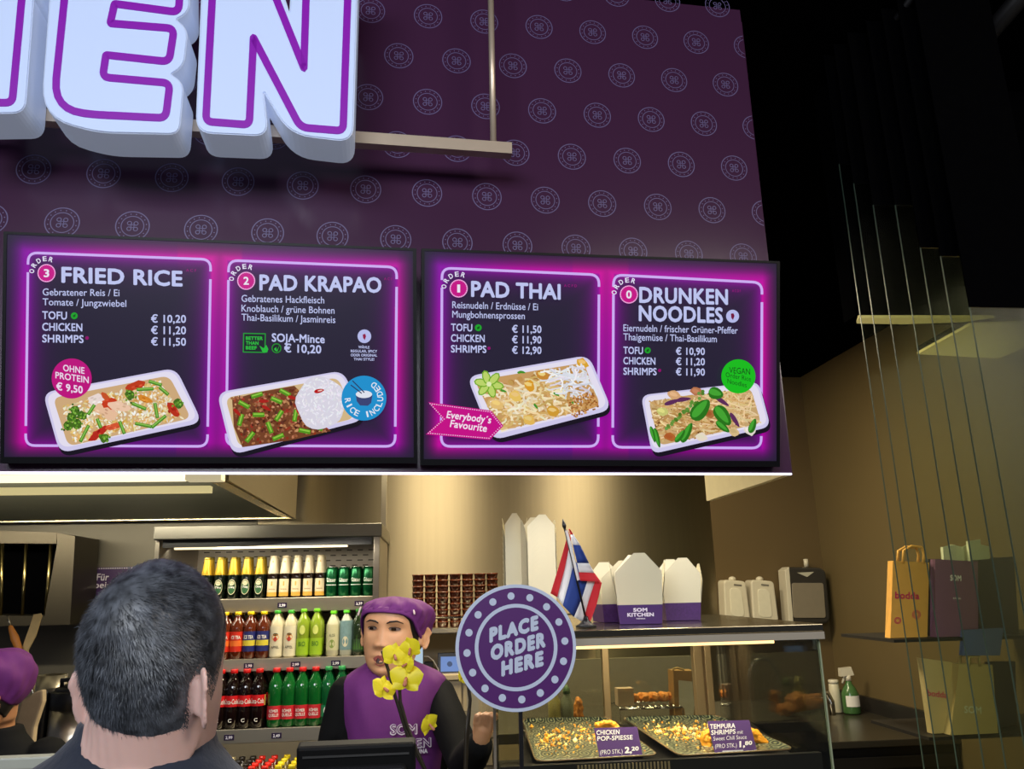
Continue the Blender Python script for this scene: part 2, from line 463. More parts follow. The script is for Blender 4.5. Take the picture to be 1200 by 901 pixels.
# ================================================================== menu screens
base_l, base_r = HP.at(2, 545, 0.035), HP.at(913, 548, 0.035)
zb = (base_l[2]+base_r[2])/2
TILT = radians(12.5)
S_N = H_N*cos(TILT)+np.array([0, 0, -1])*sin(TILT)
SPL = Plane((base_l+base_r)/2*np.array([1, 1, 0])+np.array([0, 0, zb]), S_N)
m_screen = emis_vcol('lit_display', 0.88)
LAV = (198, 205, 250); PINK = (205, 10, 140); LINE = (214, 180, 255)
def menu_screen(corners, panels, label):
    """corners: tl, tr, br, bl in survey pixels"""
    tl, tr, br, bl = [np.array(c, float) for c in corners]
    c3 = [SPL.at(*c) for c in corners]
    t = thing('menu_screen', label, 'screen', (c3[3]+c3[2])/2, 'menu screens on the purple wall')
    N = SPL.n
    # bezel: four bars and a back
    def bil(u, v): return (tl*(1-u)+tr*u)*(1-v)+(bl*(1-u)+br*u)*v
    e = 0.012; eb = 0.028
    ins = [bil(e*.7, e), bil(1-e*.7, e), bil(1-e*.7, 1-eb), bil(e*.7, 1-eb)]
    mb = MB()
    for i in range(4):
        j = (i+1) % 4
        mb.slab([SPL.at(*corners[i]), SPL.at(*corners[j]), SPL.at(*ins[j]), SPL.at(*ins[i])], N*-0.03)
    mb.slab([SPL.at(*c, -0.004) for c in corners], N*-0.03)
    for i in range(4):   # bracket to the wall
        pass
    mb.build('bezel', M('screen_bezel', (13, 13, 17), 0.4, noise=0.05, spec=.2), t)
    mb = MB(); c = (c3[0]+c3[1]+c3[2]+c3[3])/4
    mb.hexa([c-H_U*.2-N*.034+np.array([0, 0, -.1]), c+H_U*.2-N*.034+np.array([0, 0, -.1]), c+H_U*.2-N*.034+np.array([0, 0, .1]), c-H_U*.2-N*.034+np.array([0, 0, .1]),
             c-H_U*.2-H_N*((c-H_O)@H_N)+np.array([0, 0, -.1]), c+H_U*.2-H_N*((c-H_O)@H_N)+np.array([0, 0, -.1]), c+H_U*.2-H_N*((c-H_O)@H_N)+np.array([0, 0, .1]), c-H_U*.2-H_N*((c-H_O)@H_N)+np.array([0, 0, .1])])
    mb.build('wall_bracket', m_blackpl, t)
    # display: glow picture
    nu, nv = 170, 92
    def sd(p, q):  # signed distance to quad panel, px
        d = 1e9
        for i in range(4):
            a, b = np.array(q[i], float), np.array(q[(i+1) % 4], float)
            n = np.array([-(b-a)[1], (b-a)[0]]); n /= np.linalg.norm(n)
            d = min(d, (p-a)@n)
        return d
    cols = np.zeros((nv+1, nu+1, 3))
    navy = np.array([38, 32, 54.]); purple = np.array([138, 6, 178.]); mag = np.array([222, 0, 168.])
    for a in range(nv+1):
        for b in range(nu+1):
            u, v = b/nu, a/nv
            q = ins[0]*(1-u)*(1-v)+ins[1]*u*(1-v)+ins[2]*u*v+ins[3]*(1-u)*v
            best = max(sd(q, pn['box']) for pn in panels)
            if best > 0: g = 0.9*math.exp(-best/11)
            else: g = math.exp(best/38)
            edge = min(u, 1-u)*480; ve = min(v, 1-v)*250
            g *= min(1, 0.12+edge/22)*min(1, 0.15+ve/20)
            mm = 0.5+0.5*sin(u*6.3*1.0-1.2)*cos(v*3.0+u*2)+(0.35 if 0.42 < u < 0.58 else 0)
            mm = max(0, min(1, mm))
            if best > 0: mm *= 0.35
            k = navy*(1-g)+(purple*(1-mm)+mag*mm)*g
            cols[a, b] = k
    vs, fs, cc = [], [], []
    for a in range(nv+1):
        for b in range(nu+1):
            u, v = b/nu, a/nv
            q = ins[0]*(1-u)*(1-v)+ins[1]*u*(1-v)+ins[2]*u*v+ins[3]*(1-u)*v
            vs.append(SPL.at(q[0], q[1], -0.002))
    mb = MB()
    for p in vs: mb.v.append(tuple(p))
    for a in range(nv):
        for b in range(nu):
            i = a*(nu+1)+b
            mb.f.append([i, i+1, i+nu+2, i+nu+1]); mb.m.append(0); mb.s.append(False)
            mb.c.append([tuple(cols[a, b]), tuple(cols[a, b+1]), tuple(cols[a+1, b+1]), tuple(cols[a+1, b])])
    # neon outline in each panel
    for pn in panels:
        q = [np.array(p, float) for p in pn['box']]
        cen = sum(q)/4
        loop = rrect(q, 11, 6); k = len(loop)
        def nrm(i): 
            tdir = unit(np.array(loop[(i+1) % k])-np.array(loop[i-1])); return np.array([-tdir[1], tdir[0]])
        # dense resample with gaps near the corners
        dense = []
        for i in range(k):
            a_, b_ = np.array(loop[i]), np.array(loop[(i+1) % k]); n_ = max(1, int(np.linalg.norm(b_-a_)/3))
            for j in range(n_): dense.append((a_+(b_-a_)*j/n_, nrm(i) if n_ == 1 else np.array([-(unit(b_-a_))[1], (unit(b_-a_))[0]])))
        for i in range(len(dense)):
            (a_, na), (b_, nb) = dense[i], dense[(i+1) % len(dense)]
            mid = (a_+b_)/2
            gap = False
            for w, sx in ((0, 1), (1, 1), (2, -1), (3, -1)):
                if abs(mid[0]-q[w][0]) < 4 and 14 < (mid[1]-q[w][1])*sx < 22: gap = True
            if gap: continue
            mb.add([SPL.at(*(a_-na*1.5), -0.0018), SPL.at(*(b_-nb*1.5), -0.0018), SPL.at(*(b_+nb*1.5), -0.0018), SPL.at(*(a_+na*1.5), -0.0018)], [(0, 1, 2, 3)], 0, LINE)
    mb.build('display', m_screen, t, fix=False)
    return t
LAY = [0]
def lay(): LAY[0] += 1; return -0.0015+4e-6*LAY[0]
def spoly(mb, pts, col): o = lay(); mb.poly([SPL.at(x, y, o) for x, y in pts], 0, col)
def heading(mb, cx, cy, num, ocx, ocy):
    spoly(mb, circ((cx, cy), 10.6, 28), (255, 170, 235))
    spoly(mb, circ((cx, cy), 9.6, 28), PINK)
    for k in range(26):
        q = 2*pi*k/26; spoly(mb, circ((cx+9.6*cos(q), cy+9.6*sin(q)), 0.55, 6), (250, 190, 240))
    o = lay()
    nw = 1.7 if num == '1' else 3.2; text_on(mb, SPL, num, (cx-nw, cy+4.4), (cx+nw, cy+4.4), 9, o, col=(245, 240, 255), bold=0.03)
    w = [4, 4.2, 4.4, 4, 4.2]
    for k, ch in enumerate('ORDER'):
        q = radians(-172+k*25.5); r = 14.2
        c = np.array([cx-0.5+r*cos(q), cy+r*sin(q)]); tdir = np.array([-sin(q), cos(q)]); ndir = np.array([cos(q), sin(q)])
        o = lay(); a = SPL.at(*(c-tdir*2.3), o); b = SPL.at(*(c+tdir*2.3), o); u_ = SPL.at(*(c-tdir*2.3+ndir*5.6), o)-a
        put_text(mb, ch, a, b, u_, (238, 235, 255), bold=0.03)
def T(mb, s, p0, p1, h, col=LAV, bold=0.02, **kw): text_on(mb, SPL, s, p0, p1, h, lay(), col=col, bold=bold, **kw)
def leafdot(mb, x, y, r=4, col=(24, 170, 40)):
    spoly(mb, circ((x, y), r, 16), col); spoly(mb, [(x-1.2, y+2), (x-1.5, y-.5), (x+1.6, y-2.2), (x+1.4, y+1)], (10, 90, 20))
# --- food pictures
def quadmap(q):
    q = [np.array(p, float) for p in q]
    return lambda u, v: q[0]*(1-u)*(1-v)+q[1]*u*(1-v)+q[2]*u*v+q[3]*(1-u)*v
def bit(mb, c, L, W, ang, col, kind='oval'):
    ca, sa = cos(ang), sin(ang)
    if kind == 'oval': pts = [(L*cos(2*pi*i/9), W*sin(2*pi*i/9)) for i in range(9)]
    elif kind == 'bar': pts = [(-L, -W), (L, -W), (L, W), (-L, W)]
    elif kind == 'leaf': pts = [(L*cos(2*pi*i/16), W*sin(2*pi*i/16)*(1-.25*cos(2*pi*i/16))) for i in range(16)]
    elif kind == 'blob': pts = [(L*(.75+.4*random.random())*cos(2*pi*i/11), W*(.75+.4*random.random())*sin(2*pi*i/11)) for i in range(11)]
    spoly(mb, [(c[0]+x*ca-y*sa, c[1]+x*sa+y*ca) for x, y in pts], col)
def strand(mb, pts, w, col, keep=None):
    if keep is not None:
        pts = [p for p in pts if all((q2[0]-q1[0])*(p[1]-q1[1])-(q2[1]-q1[1])*(p[0]-q1[0]) > 0 for q1, q2 in zip(keep, keep[1:]+keep[:1]))]
        if len(pts) < 3: return
    pts = [np.array(p, float) for p in pts]; L, R = [], []
    for i, p in enumerate(pts):
        t = unit(pts[min(i+1, len(pts)-1)]-pts[max(0, i-1)]); n = np.array([-t[1], t[0]]); L.append(p+n*w); R.append(p-n*w)
    o = lay()
    for i in range(len(pts)-1): mb.add([SPL.at(*q, o) for q in (L[i], L[i+1], R[i+1], R[i])], [(0, 1, 2, 3)], 0, col)
def jit(c, a=18):
    d = random.uniform(-a, a); return tuple(max(0, min(255, x+d+random.uniform(-6, 6))) for x in c)
def tray_pic(mb, outer, inner, floor_col, r=14):
    spoly(mb, rrect([(x+2, y+5) for x, y in outer], r), (22, 14, 30))
    spoly(mb, rrect(outer, r), (216, 210, 246))
    i_ = quadmap(outer)
    spoly(mb, rrect([tuple(i_(.02, .03)), tuple(i_(.98, .03)), tuple(i_(.985, .93)), tuple(i_(.015, .93))], r*.9), (238, 232, 250))
    spoly(mb, rrect(inner, r*.7), floor_col)
def inside(): return random.random(), random.random()

ra = (LAV, )
# screen 1
box1 = [(33, 296), (247, 304), (243, 523), (30, 522)]
box2 = [(268, 305), (465, 313), (463, 523), (265, 522)]
t1 = menu_screen([(4, 271), (488, 291), (489, 543), (0, 543)], [{'box': box1}, {'box': box2}], 'left menu screen showing fried rice and pad krapao dishes')
mb = MB()
heading(mb, 54.5, 320, '3', 0, 0)
T(mb, 'FRIED RICE', (72, 330.5), (214, 335), 18, bold=0.035)
T(mb, 'Gebratener Reis / Ei', (50, 346), (140, 347), 8, bold=0.008)
T(mb, 'Tomate / Jungzwiebel', (50, 357.5), (148, 359.5), 8, bold=0.008)
for i, (a, b) in enumerate((('TOFU', '€ 10,20'), ('CHICKEN', '€ 11,20'), ('SHRIMPS', '€ 11,50'))):
    y = 373.5+13.7*i
    T(mb, a, (49.5, y), (49.5+(29, 47, 48.5)[i], y+.8), 9, bold=0.025); T(mb, b, (177, y+4.3-.3*i), (218, y+4.6-.3*i), 9, bold=0.025)
leafdot(mb, 87, 370); spoly(mb, circ((102, 396), 2.2, 8), (150, 0, 110))
T(mb, 'A C F', (218, 318), (230, 318.5), 3, col=(150, 0, 120))
heading(mb, 288.5, 329, '2', 0, 0)
T(mb, 'PAD KRAPAO', (304, 339.5), (447, 342.5), 18, bold=0.035)
T(mb, 'A C F', (450, 328), (460, 328.4), 3, col=(150, 0, 120))
T(mb, 'Gebratenes Hackfleisch', (283, 353.5), (380, 355.5), 8, bold=0.008)
T(mb, 'Knoblauch / grüne Bohnen', (283, 365), (392, 367.5), 8, bold=0.008)
T(mb, 'Thai-Basilikum / Jasminreis', (283, 375.5), (393, 378.5), 8, bold=0.008)
spoly(mb, [(285, 390), (311.5, 390.5), (311, 413.5), (284.5, 413)], (28, 160, 50)); spoly(mb, [(286.2, 391.2), (310.3, 391.7), (309.8, 412.3), (285.7, 411.8)], (24, 32, 40))
for i, w in enumerate(('BETTER', 'THAN', 'BEEF')): T(mb, w, (288, 398+5.6*i), (288+(20, 15, 13)[i], 398.3+5.6*i), 4, col=(40, 190, 60), bold=0.05)
spoly(mb, [(304, 405), (309, 408), (312, 404), (314.5, 409), (313, 413), (308, 413)], (36, 190, 60))
T(mb, 'SOJA-Mince', (318.5, 400), (380.5, 402), 9.5, bold=0.028)
T(mb, '€ 10,20', (333, 412.5), (376.5, 414), 9.5, bold=0.028)
spoly(mb, circ((324, 408), 5.8, 20), (30, 150, 40)); spoly(mb, circ((324, 408), 4.6, 20), (24, 30, 36)); spoly(mb, [(321, 409), (323.5, 406.5), (324.5, 410.5), (327.5, 404.5), (325, 412), (322.5, 411)], (40, 190, 60))
spoly(mb, circ((427, 394), 8, 24), (190, 195, 245)); spoly(mb, [(425, 392), (428, 391), (429, 394), (427.5, 398.5), (425.5, 396)], (150, 20, 70))
for i, w in enumerate(('WÄHLE', 'REGULAR, SPICY', 'ODER ORIGINAL', 'THAI STYLE!')):
    ww = (13, 31, 31, 24)[i]; T(mb, w, (426.5-ww/2, 408+4.7*i), (426.5+ww/2, 408.4+4.7*i), 3, bold=0.03)
mb.build('lettering', m_screen, t1, fix=False)
# dish 3: fried rice
mb = MB()
tray_pic(mb, [(50, 460), (206, 431), (237, 495), (70, 531)], [(62, 466), (198, 440), (224, 490), (80, 523)], (214, 176, 128))
fm = quadmap([(74, 476), (186, 446), (214, 490), (88, 520)])
for k in range(1000):
    u, v = inside(); p = fm(u, v); bit(mb, p, random.uniform(1.5, 3.0), random.uniform(.8, 1.5), random.uniform(0, 3), jit(random.choice([(244, 232, 200), (236, 214, 160), (250, 245, 230), (226, 190, 110), (222, 170, 90)])))
for (x, y, L, W, a, c) in ((124, 482, 16, 8, .5, (240, 196, 160)), (126, 470, 12, 6, .9, (206, 84, 36)), (128, 472, 11, 5, -.3, (206, 60, 24)), (158, 452, 14, 5.5, -.35, (196, 60, 22)), (203, 480, 12, 5.5, 1.0, (190, 48, 20)), (115, 508, 14, 5, -.7, (188, 40, 24)), (140, 476, 13, 6, .2, (246, 206, 176)), (112, 468, 11, 6, -.3, (244, 226, 220)), (170, 468, 9, 4.5, .4, (222, 140, 40)), (133, 500, 11, 4, -.3, (220, 90, 50))):
    bit(mb, (x, y), L, W, a, c, 'blob')
    for k in range(6): bit(mb, (x+random.uniform(-L, L)*.6, y+random.uniform(-W, W)*.6), 2.2, 1, a, jit(c, 40))
for (x, y) in ((84, 489), (90, 497), (80, 499), (96, 487), (88, 481), (152, 463), (122, 513), (209, 473)):
    bit(mb, (x, y), 6, 6, 0, (70, 110, 24), 'blob')
    for k in range(14): bit(mb, (x+random.gauss(0, 3), y+random.gauss(0, 3)), 1.3, 1.3, 0, jit(random.choice([(96, 150, 40), (50, 96, 20), (130, 180, 60)])))
for (x, y, a, L) in ((99, 508, -1.1, 11), (107, 480, -1.0, 7), (170, 456, -.05, 10), (182, 449, .3, 8), (186, 494, -.7, 11), (183, 481, 1.4, 9), (168, 498, .2, 10), (143, 501, 1.2, 8), (192, 458, .7, 7), (163, 476, .4, 9), (116, 496, 1.2, 6)):
    bit(mb, (x, y), L, 2.0, a, (74, 140, 36), 'bar'); bit(mb, (x, y-.6), L*.9, .8, a, (140, 196, 80), 'bar')
spoly(mb, circ((84, 443.5), 23.5, 40), (196, 12, 130))
T(mb, 'OHNE', (74, 434.5), (99, 438), 7.5, col=(246, 228, 250)); T(mb, 'PROTEIN', (65, 443), (104, 449), 7.5, col=(246, 228, 250)); T(mb, '€ 9,50', (66, 456.5), (97, 461), 8.5, col=(246, 228, 250), bold=.03)
mb.build('dish_picture', m_screen, t1, fix=False)
# dish 2: pad krapao
mb = MB()
tray_pic(mb, [(254, 460), (402, 434), (427, 492), (272, 533)], [(264, 466), (396, 442), (416, 490), (280, 524)], (220, 190, 140))
spoly(mb, [(272+0, 468), (300, 460), (345, 452), (362, 470), (372, 492), (388, 505), (340, 516), (284, 524), (274, 500)], (120, 66, 36))
fm = quadmap([(272, 466), (352, 456), (386, 505), (284, 522)])
for k in range(520):
    u, v = inside(); bit(mb, fm(u, v), random.uniform(1.2, 2.8), random.uniform(1, 1.9), random.uniform(0, 3), jit(random.choice([(150, 92, 58), (176, 116, 76), (110, 58, 30), (86, 40, 22), (196, 140, 96), (150, 50, 28)])), 'blob')
for (x, y, a) in ((286, 474, .5), (301, 463, -.3), (324, 469, .4), (303, 486, 0), (327, 487, -1.0), (346, 487, -1.4), (316, 501, 1.2), (293, 512, -.9), (282, 492, -1.3), (357, 505, .2), (372, 500, .5), (326, 512, -.4), (334, 460, .5)):
    bit(mb, (x, y), 7, 2.6, a, (84, 150, 24), 'bar'); bit(mb, (x, y-.8), 6, .9, a, (150, 206, 70), 'bar')
for (x, y, a) in ((278, 483, .8), (343, 466, .3), (352, 484, .7), (309, 470, 0), (312, 478, .5)): bit(mb, (x, y), 6, 2, a, (176, 30, 20), 'leaf')
spoly(mb, [(376+29*cos(2*pi*i/26)*(1+.05*sin(i*5)), 472+31*sin(2*pi*i/26)*(1+.05*cos(i*7))) for i in range(26)], (226, 222, 236))
for k in range(260):
    a, r = random.uniform(0, 6.28), sqrt(random.random())*27
    bit(mb, (376+r*cos(a), 471+r*1.05*sin(a)), 2.2, .8, random.uniform(0, 3), jit((240, 238, 248), 10))
bit(mb, (374, 458), 6, 2.4, -.2, (190, 20, 20), 'leaf'); bit(mb, (375, 457.6), 3, .8, -.2, (250, 210, 200))
spoly(mb, circ((426.5, 466.5), 26.3, 44), (30, 150, 214))
spoly(mb, [(417, 462), (436.5, 463), (435, 472), (431, 475.5), (422, 475), (418, 470)], (60, 70, 120)); spoly(mb, circ((426.5, 462), 9.6, 20, 4.4), (235, 238, 250))
strand(mb, [(411, 451), (424, 461)], .6, (40, 50, 90)); strand(mb, [(413, 446), (427, 460)], .6, (40, 50, 90))
for k, ch in enumerate('RICE INCLUDED'):
    q = radians(172-k*18.8); r = 22.5
    if ch == ' ': continue
    c = np.array([426.5+r*cos(q), 466.5+r*sin(q)]); tdir = np.array([sin(q), -cos(q)]); nd = np.array([-cos(q), -sin(q)])
    o = lay(); w = 1.0 if ch == 'I' else 2.6
    a_, b_ = SPL.at(*(c-tdir*w), o), SPL.at(*(c+tdir*w), o); put_text(mb, ch, a_, b_, SPL.at(*(c-tdir*w+nd*6.8), o)-a_, (240, 244, 255), bold=.015)
mb.build('dish_picture', m_screen, t1, fix=False)
# screen 2
box3 = [(518, 314), (702, 322), (701, 523), (517, 523)]
box4 = [(719, 322), (893, 331), (892, 525), (718, 524)]
t2 = menu_screen([(494, 291), (914, 306), (914, 547), (493, 545)], [{'box': box3}, {'box': box4}], 'right menu screen showing pad thai and drunken noodles dishes')
mb = MB()
heading(mb, 537.5, 338, '1', 0, 0)
T(mb, 'PAD THAI', (552, 347), (657, 350.5), 18, bold=0.035)
T(mb, 'A C F D', (661, 336), (676, 336.4), 3, col=(150, 0, 120))
T(mb, 'Reisnudeln / Erdnüsse / Ei', (530, 361), (630.5, 363.5), 8, bold=0.008)
T(mb, 'Mungbohnensprossen', (530, 372), (615, 374), 8, bold=0.008)
for i, (a, b) in enumerate((('TOFU', '€ 11,50'), ('CHICKEN', '€ 11,90'), ('SHRIMPS', '€ 12,90'))):
    y = 387.5+12.6*i
    T(mb, a, (528.5, y), (528.5+(25, 39.5, 41.5)[i], y+.7), 8.5, bold=0.025); T(mb, b, (600, y+2.2-.3*i), (634.5, y+2.5-.3*i), 8.5, bold=0.025)
leafdot(mb, 560.5, 384); spoly(mb, circ((573, 408), 2, 8), (150, 0, 110))
heading(mb, 737, 345, '0', 0, 0)
T(mb, 'DRUNKEN', (749, 354), (853, 356.5), 18, bold=0.035)
T(mb, 'NOODLES', (748.5, 375.5), (847, 378), 18, bold=0.035)
spoly(mb, circ((858.5, 370.5), 7.6, 24), (190, 195, 245)); spoly(mb, [(856.5, 367.5), (859.5, 367), (860.8, 370), (859, 375), (857, 372.5)], (120, 10, 60))
T(mb, 'A C D F', (858, 342), (868, 342.4), 3, col=(150, 0, 120))
T(mb, 'Eiernudeln / frischer Grüner-Pfeffer', (730.5, 388), (864.5, 391), 8, bold=0.008)
T(mb, 'Thaigemüse / Thai-Basilikum', (730.5, 398.5), (840, 401), 8, bold=0.008)
for i, (a, b) in enumerate((('TOFU', '€ 10,90'), ('CHICKEN', '€ 11,20'), ('SHRIMPS', '€ 11,90'))):
    y = 414.3+12.3*i
    T(mb, a, (730.5, y), (730.5+(23, 37.5, 39)[i], y+.6), 8.3, bold=0.025); T(mb, b, (792, y+1.2-.2*i), (826, y+1.5-.2*i), 8.3, bold=0.025)
leafdot(mb, 759, 410.5, 3.6); spoly(mb, circ((773, 434), 2, 8), (150, 0, 110))
mb.build('lettering', m_screen, t2, fix=False)
# dish 1: pad thai
mb = MB()
tray_pic(mb, [(547, 441), (690, 416), (717, 480), (577, 516)], [(556, 446), (684, 425), (704, 476), (586, 505)], (206, 160, 100))
fm = quadmap([(562, 450), (672, 430), (700, 474), (588, 502)])
KP1 = [(556, 446), (684, 425), (706, 477), (586, 506)]
KP0 = [(759, 469), (881, 454), (893, 497), (772, 523)]
NOOD = [(236, 206, 150), (222, 184, 116), (246, 226, 182), (206, 164, 92), (250, 236, 206)]
def noodles(fm, n, um, w, pal, curl=1.0, keep=None):
    for k in range(n):
        u, v = random.random()*um, random.random(); a = random.uniform(0, 6.28); pts = []
        p = fm(u, v)
        for j in range(7):
            pts.append(p); a += random.uniform(-.55, .75)*curl; p = p+np.array([cos(a), .6*sin(a)])*random.uniform(3, 5)
        lo, hi = fm(0, .5), fm(1, .5)
        strand(mb, pts, w, jit(random.choice(pal), 14), keep)
for k in range(60): u, v = inside(); bit(mb, fm(u, v), 4, 2.6, random.uniform(0, 3), jit((190, 140, 70)), 'blob')
noodles(quadmap([(574, 462), (664, 436), (680, 476), (592, 498)]), 300, .85, 1.2, NOOD, 1.2, KP1)
for (x, y, c) in ((620, 452, (226, 160, 40)), (582, 474, (236, 196, 120)), (648, 482, (216, 160, 50)), (620, 492, (236, 190, 90)), (604, 464, (240, 200, 100)), (683, 426, (226, 170, 50)), (636, 440, (206, 140, 50))):
    bit(mb, (x, y), 8, 6, random.uniform(0, 1), c, 'blob'); bit(mb, (x-1, y-2), 5, 2.5, .2, jit((250, 214, 130), 10), 'blob')
for (x, y, a) in ((610, 436, -.2), (612, 436, .2), (652, 462, .5), (628, 476, .9), (590, 458, .3), (670, 470, 1.0)): bit(mb, (x, y), 4, 1.4, a, (70, 150, 40), 'leaf')
noodles(quadmap([(648, 436), (686, 424), (698, 456), (668, 462)]), 90, 1, .9, [(246, 246, 250), (232, 232, 240), (222, 222, 234)], .7, KP1)
for k in range(190): bit(mb, quadmap([(664, 468), (694, 458), (702, 478), (672, 490)])(*inside()), 1.3, 1, 0, jit(random.choice([(190, 130, 66), (160, 100, 44), (216, 160, 92)])))
for k in range(6):
    a = k*pi/3+.2; c = (573+9*cos(a), 450+8*sin(a)); bit(mb, c, 9, 5, a, (120, 176, 40), 'oval'); bit(mb, c, 7.4, 3.6, a, (196, 222, 110), 'oval')
bit(mb, (573, 450), 3, 3, 0, (236, 244, 190))
spoly(mb, [(502, 471), (575.5, 481), (590, 499), (574, 515.5), (499, 509), (518.5, 491)], PINK)
loop = [(504, 473), (574.5, 482.5), (587.5, 499), (573, 513.5), (502, 507.5), (520.5, 491), (504, 473)]
for i in range(6):
    a_, b_ = np.array(loop[i]), np.array(loop[i+1]); n_ = int(np.linalg.norm(b_-a_)/2.6)
    for j in range(n_): bit(mb, a_+(b_-a_)*j/n_, .8, .6, 0, (255, 200, 240))
T(mb, 'Everybody´s', (523, 489.5), (575, 496), 8.5, col=(255, 236, 252), bold=.025, slant=.2); T(mb, 'Favourite', (527, 500), (570, 506), 8.5, col=(255, 236, 252), bold=.025, slant=.2)
mb.build('dish_picture', m_screen, t2, fix=False)
# dish 0: drunken noodles
mb = MB()
tray_pic(mb, [(751, 463), (889, 447), (903, 500), (764, 532)], [(760, 470), (880, 455), (892, 496), (773, 522)], (206, 170, 116), 11)
fm = quadmap([(764, 474), (876, 458), (888, 492), (776, 518)])
for k in range(60): u, v = inside(); bit(mb, fm(u, v), 5, 3, random.uniform(0, 3), jit(random.choice([(150, 96, 50), (190, 140, 84), (120, 70, 36)])), 'blob')
noodles(quadmap([(764, 474), (866, 460), (878, 496), (778, 516)]), 420, 1, .8, [(226, 190, 130), (240, 212, 160), (206, 164, 100), (186, 140, 80)], 1.3, KP0)
noodles(quadmap([(846, 458), (874, 456), (882, 492), (862, 492)]), 60, 1, .8, [(226, 190, 130), (240, 212, 160)], .5, KP0)
for (x, y, a) in ((788, 471, -.3), (800, 468, -.1), (846, 470, .6), (861, 492, 1.0)): bit(mb, (x, y), 10, 2.6, a, (96, 44, 92), 'leaf')
for (x, y, c) in ((785, 512, (186, 104, 44)), (831, 485, (176, 110, 60)), (860, 506, (226, 196, 140)), (822, 512, (240, 226, 206)), (879, 505, (236, 226, 216)), (776, 482, (206, 206, 120)), (790, 463, (220, 170, 120)), (816, 459, (190, 120, 80))):
    bit(mb, (x, y), 8, 5, .3, c, 'blob'); bit(mb, (x-1, y-1), 5, 2.5, .3, jit(c, 30), 'blob')
for j in range(26):
    u = j/25; bit(mb, (781+43*u+1.5*sin(j*2.4), 502-40*u+6*u*u*sin(j)), 2.2, 2.1, 0, jit((92, 140, 50), 22))
for (x, y, L, W, a) in ((821, 480, 15, 9, -.85), (839, 461, 9, 7, .3), (847, 487, 14, 8, .9), (847, 500, 10, 4, .7), (805, 507, 13, 4.5, -1.1), (770, 513, 12, 3, 1.3), (765, 509, 10, 2.4, 1.3), (797, 511, 9, 3.5, -.9), (882, 499, 9, 4, -1.2)):
    bit(mb, (x, y), L, W, a, (40, 118, 24), 'leaf'); bit(mb, (x-1, y-1), L*.85, W*.5, a, (70, 170, 50), 'leaf')
spoly(mb, circ((865.3, 441), 20, 40), (24, 196, 28))
T(mb, 'VEGAN', (854.5, 437), (879, 439), 7, col=(16, 60, 20), bold=0); T(mb, 'Order Rice', (850.5, 441.5), (880, 447), 5.5, col=(16, 60, 20), bold=-.004); T(mb, 'Noodles', (852.5, 449), (875, 454), 5.5, col=(16, 60, 20), bold=-.004)
mb.build('dish_picture', m_screen, t2, fix=False)

# ================================================================== hanging illuminated sign
SGP = Plane(HP.at(320, 100)+H_N*0.26, H_N)
m_face = M('lit_acrylic', (190, 206, 240), 0.35, emit=0.32, noise=0)
m_shell = M('white_letter_shell', (186, 198, 222), 0.35, emit=0.26, noise=0)
m_neon = M('violet_vinyl', (118, 12, 150), 0.4, emit=0.5, noise=0)
sg = thing('illuminated_sign', 'large white illuminated letters with violet outlines hanging on a steel rail', 'sign', SGP.at(320, 160))
TH = 0.105
def offset_loop(pts, d):
    k = len(pts); out = []
    for i in range(k):
        a, b, c = np.array(pts[i-1]), np.array(pts[i]), np.array(pts[(i+1) % k])
        u1, u2 = unit(b-a), unit(c-b); n1, n2 = np.array([-u1[1], u1[0]]), np.array([-u2[1], u2[0]])
        m = unit(n1+n2); out.append(tuple(b+m*d/max(.45, m@n1)))
    return out
def sign_letter(face, line, w):
    mb = MB(); f3 = [SGP.at(x, y) for x, y in face]
    mb.slab(f3, -H_N*TH, 1)
    lt = mb.build('letter', [m_shell, m_shell], sg, bevel=0.012)
    c = sum(np.array(p) for p in face)/len(face)
    mb = MB(); fi = [tuple(np.array(p)+unit(c-np.array(p))*1.2) for p in face]
    mb.slab([SGP.at(x, y, 0.004) for x, y in offset_loop(face, 2.0 if sum((face[i-1][0]*face[i][1]-face[i][0]*face[i-1][1]) for i in range(len(face))) > 0 else -2.0)], -H_N*0.004)
    mb.build('letter_face', m_face, lt)
    mb = MB(); a, b = offset_loop(line, w), offset_loop(line, -w); k = len(line)
    for i in range(k):
        j = (i+1) % k
        mb.slab([SGP.at(*a[i], 0.0065), SGP.at(*a[j], 0.0065), SGP.at(*b[j], 0.0065), SGP.at(*b[i], 0.0065)], -H_N*0.0024)
    mb.build('letter_outline', m_neon, lt)
    return lt
N_face = rrect([(238, -62), (316, -62), (339, 14), (344, -62), (421, -62), (414, 167), (339, 158), (309.5, 109), (315, 160), (229, 156)], [14, 10, 2, 10, 14, 20, 26, 1, 18, 20])
N_line = rrect([(251, -48), (305, -48), (356, 79), (360, -48), (409, -48), (402, 153), (352, 149), (297, 44), (292, 146), (241, 142)], [6, 6, 1, 4, 6, 8, 10, 1, 8, 8])
sign_letter(N_face, N_line, 4.3)
E_face = rrect([(62, -62), (222, -52), (223, 14), (207, 23), (221, 34), (216, 78), (201, 87), (216, 97), (211, 158), (116, 156), (47, 138)], [30, 12, 12, 2, 12, 12, 2, 12, 14, 20, 40])
E_line = rrect([(80, -48), (213, -40), (209, 14), (134, 4), (129, 27), (204, 33), (198, 72), (124, 64), (120, 90), (199, 97), (194, 138), (112, 134), (62, 128)], [22, 8, 9, 2, 2, 9, 9, 2, 8, 9, 9, 10, 36])
sign_letter(E_face, E_line, 4.3)
T_face = rrect([(-150, -62), (48, -62), (46, 0), (40, 0), (30, 133), (-60, 134), (-56, 0), (-150, 0)], [10, 10, 8, 1, 16, 16, 2, 10])
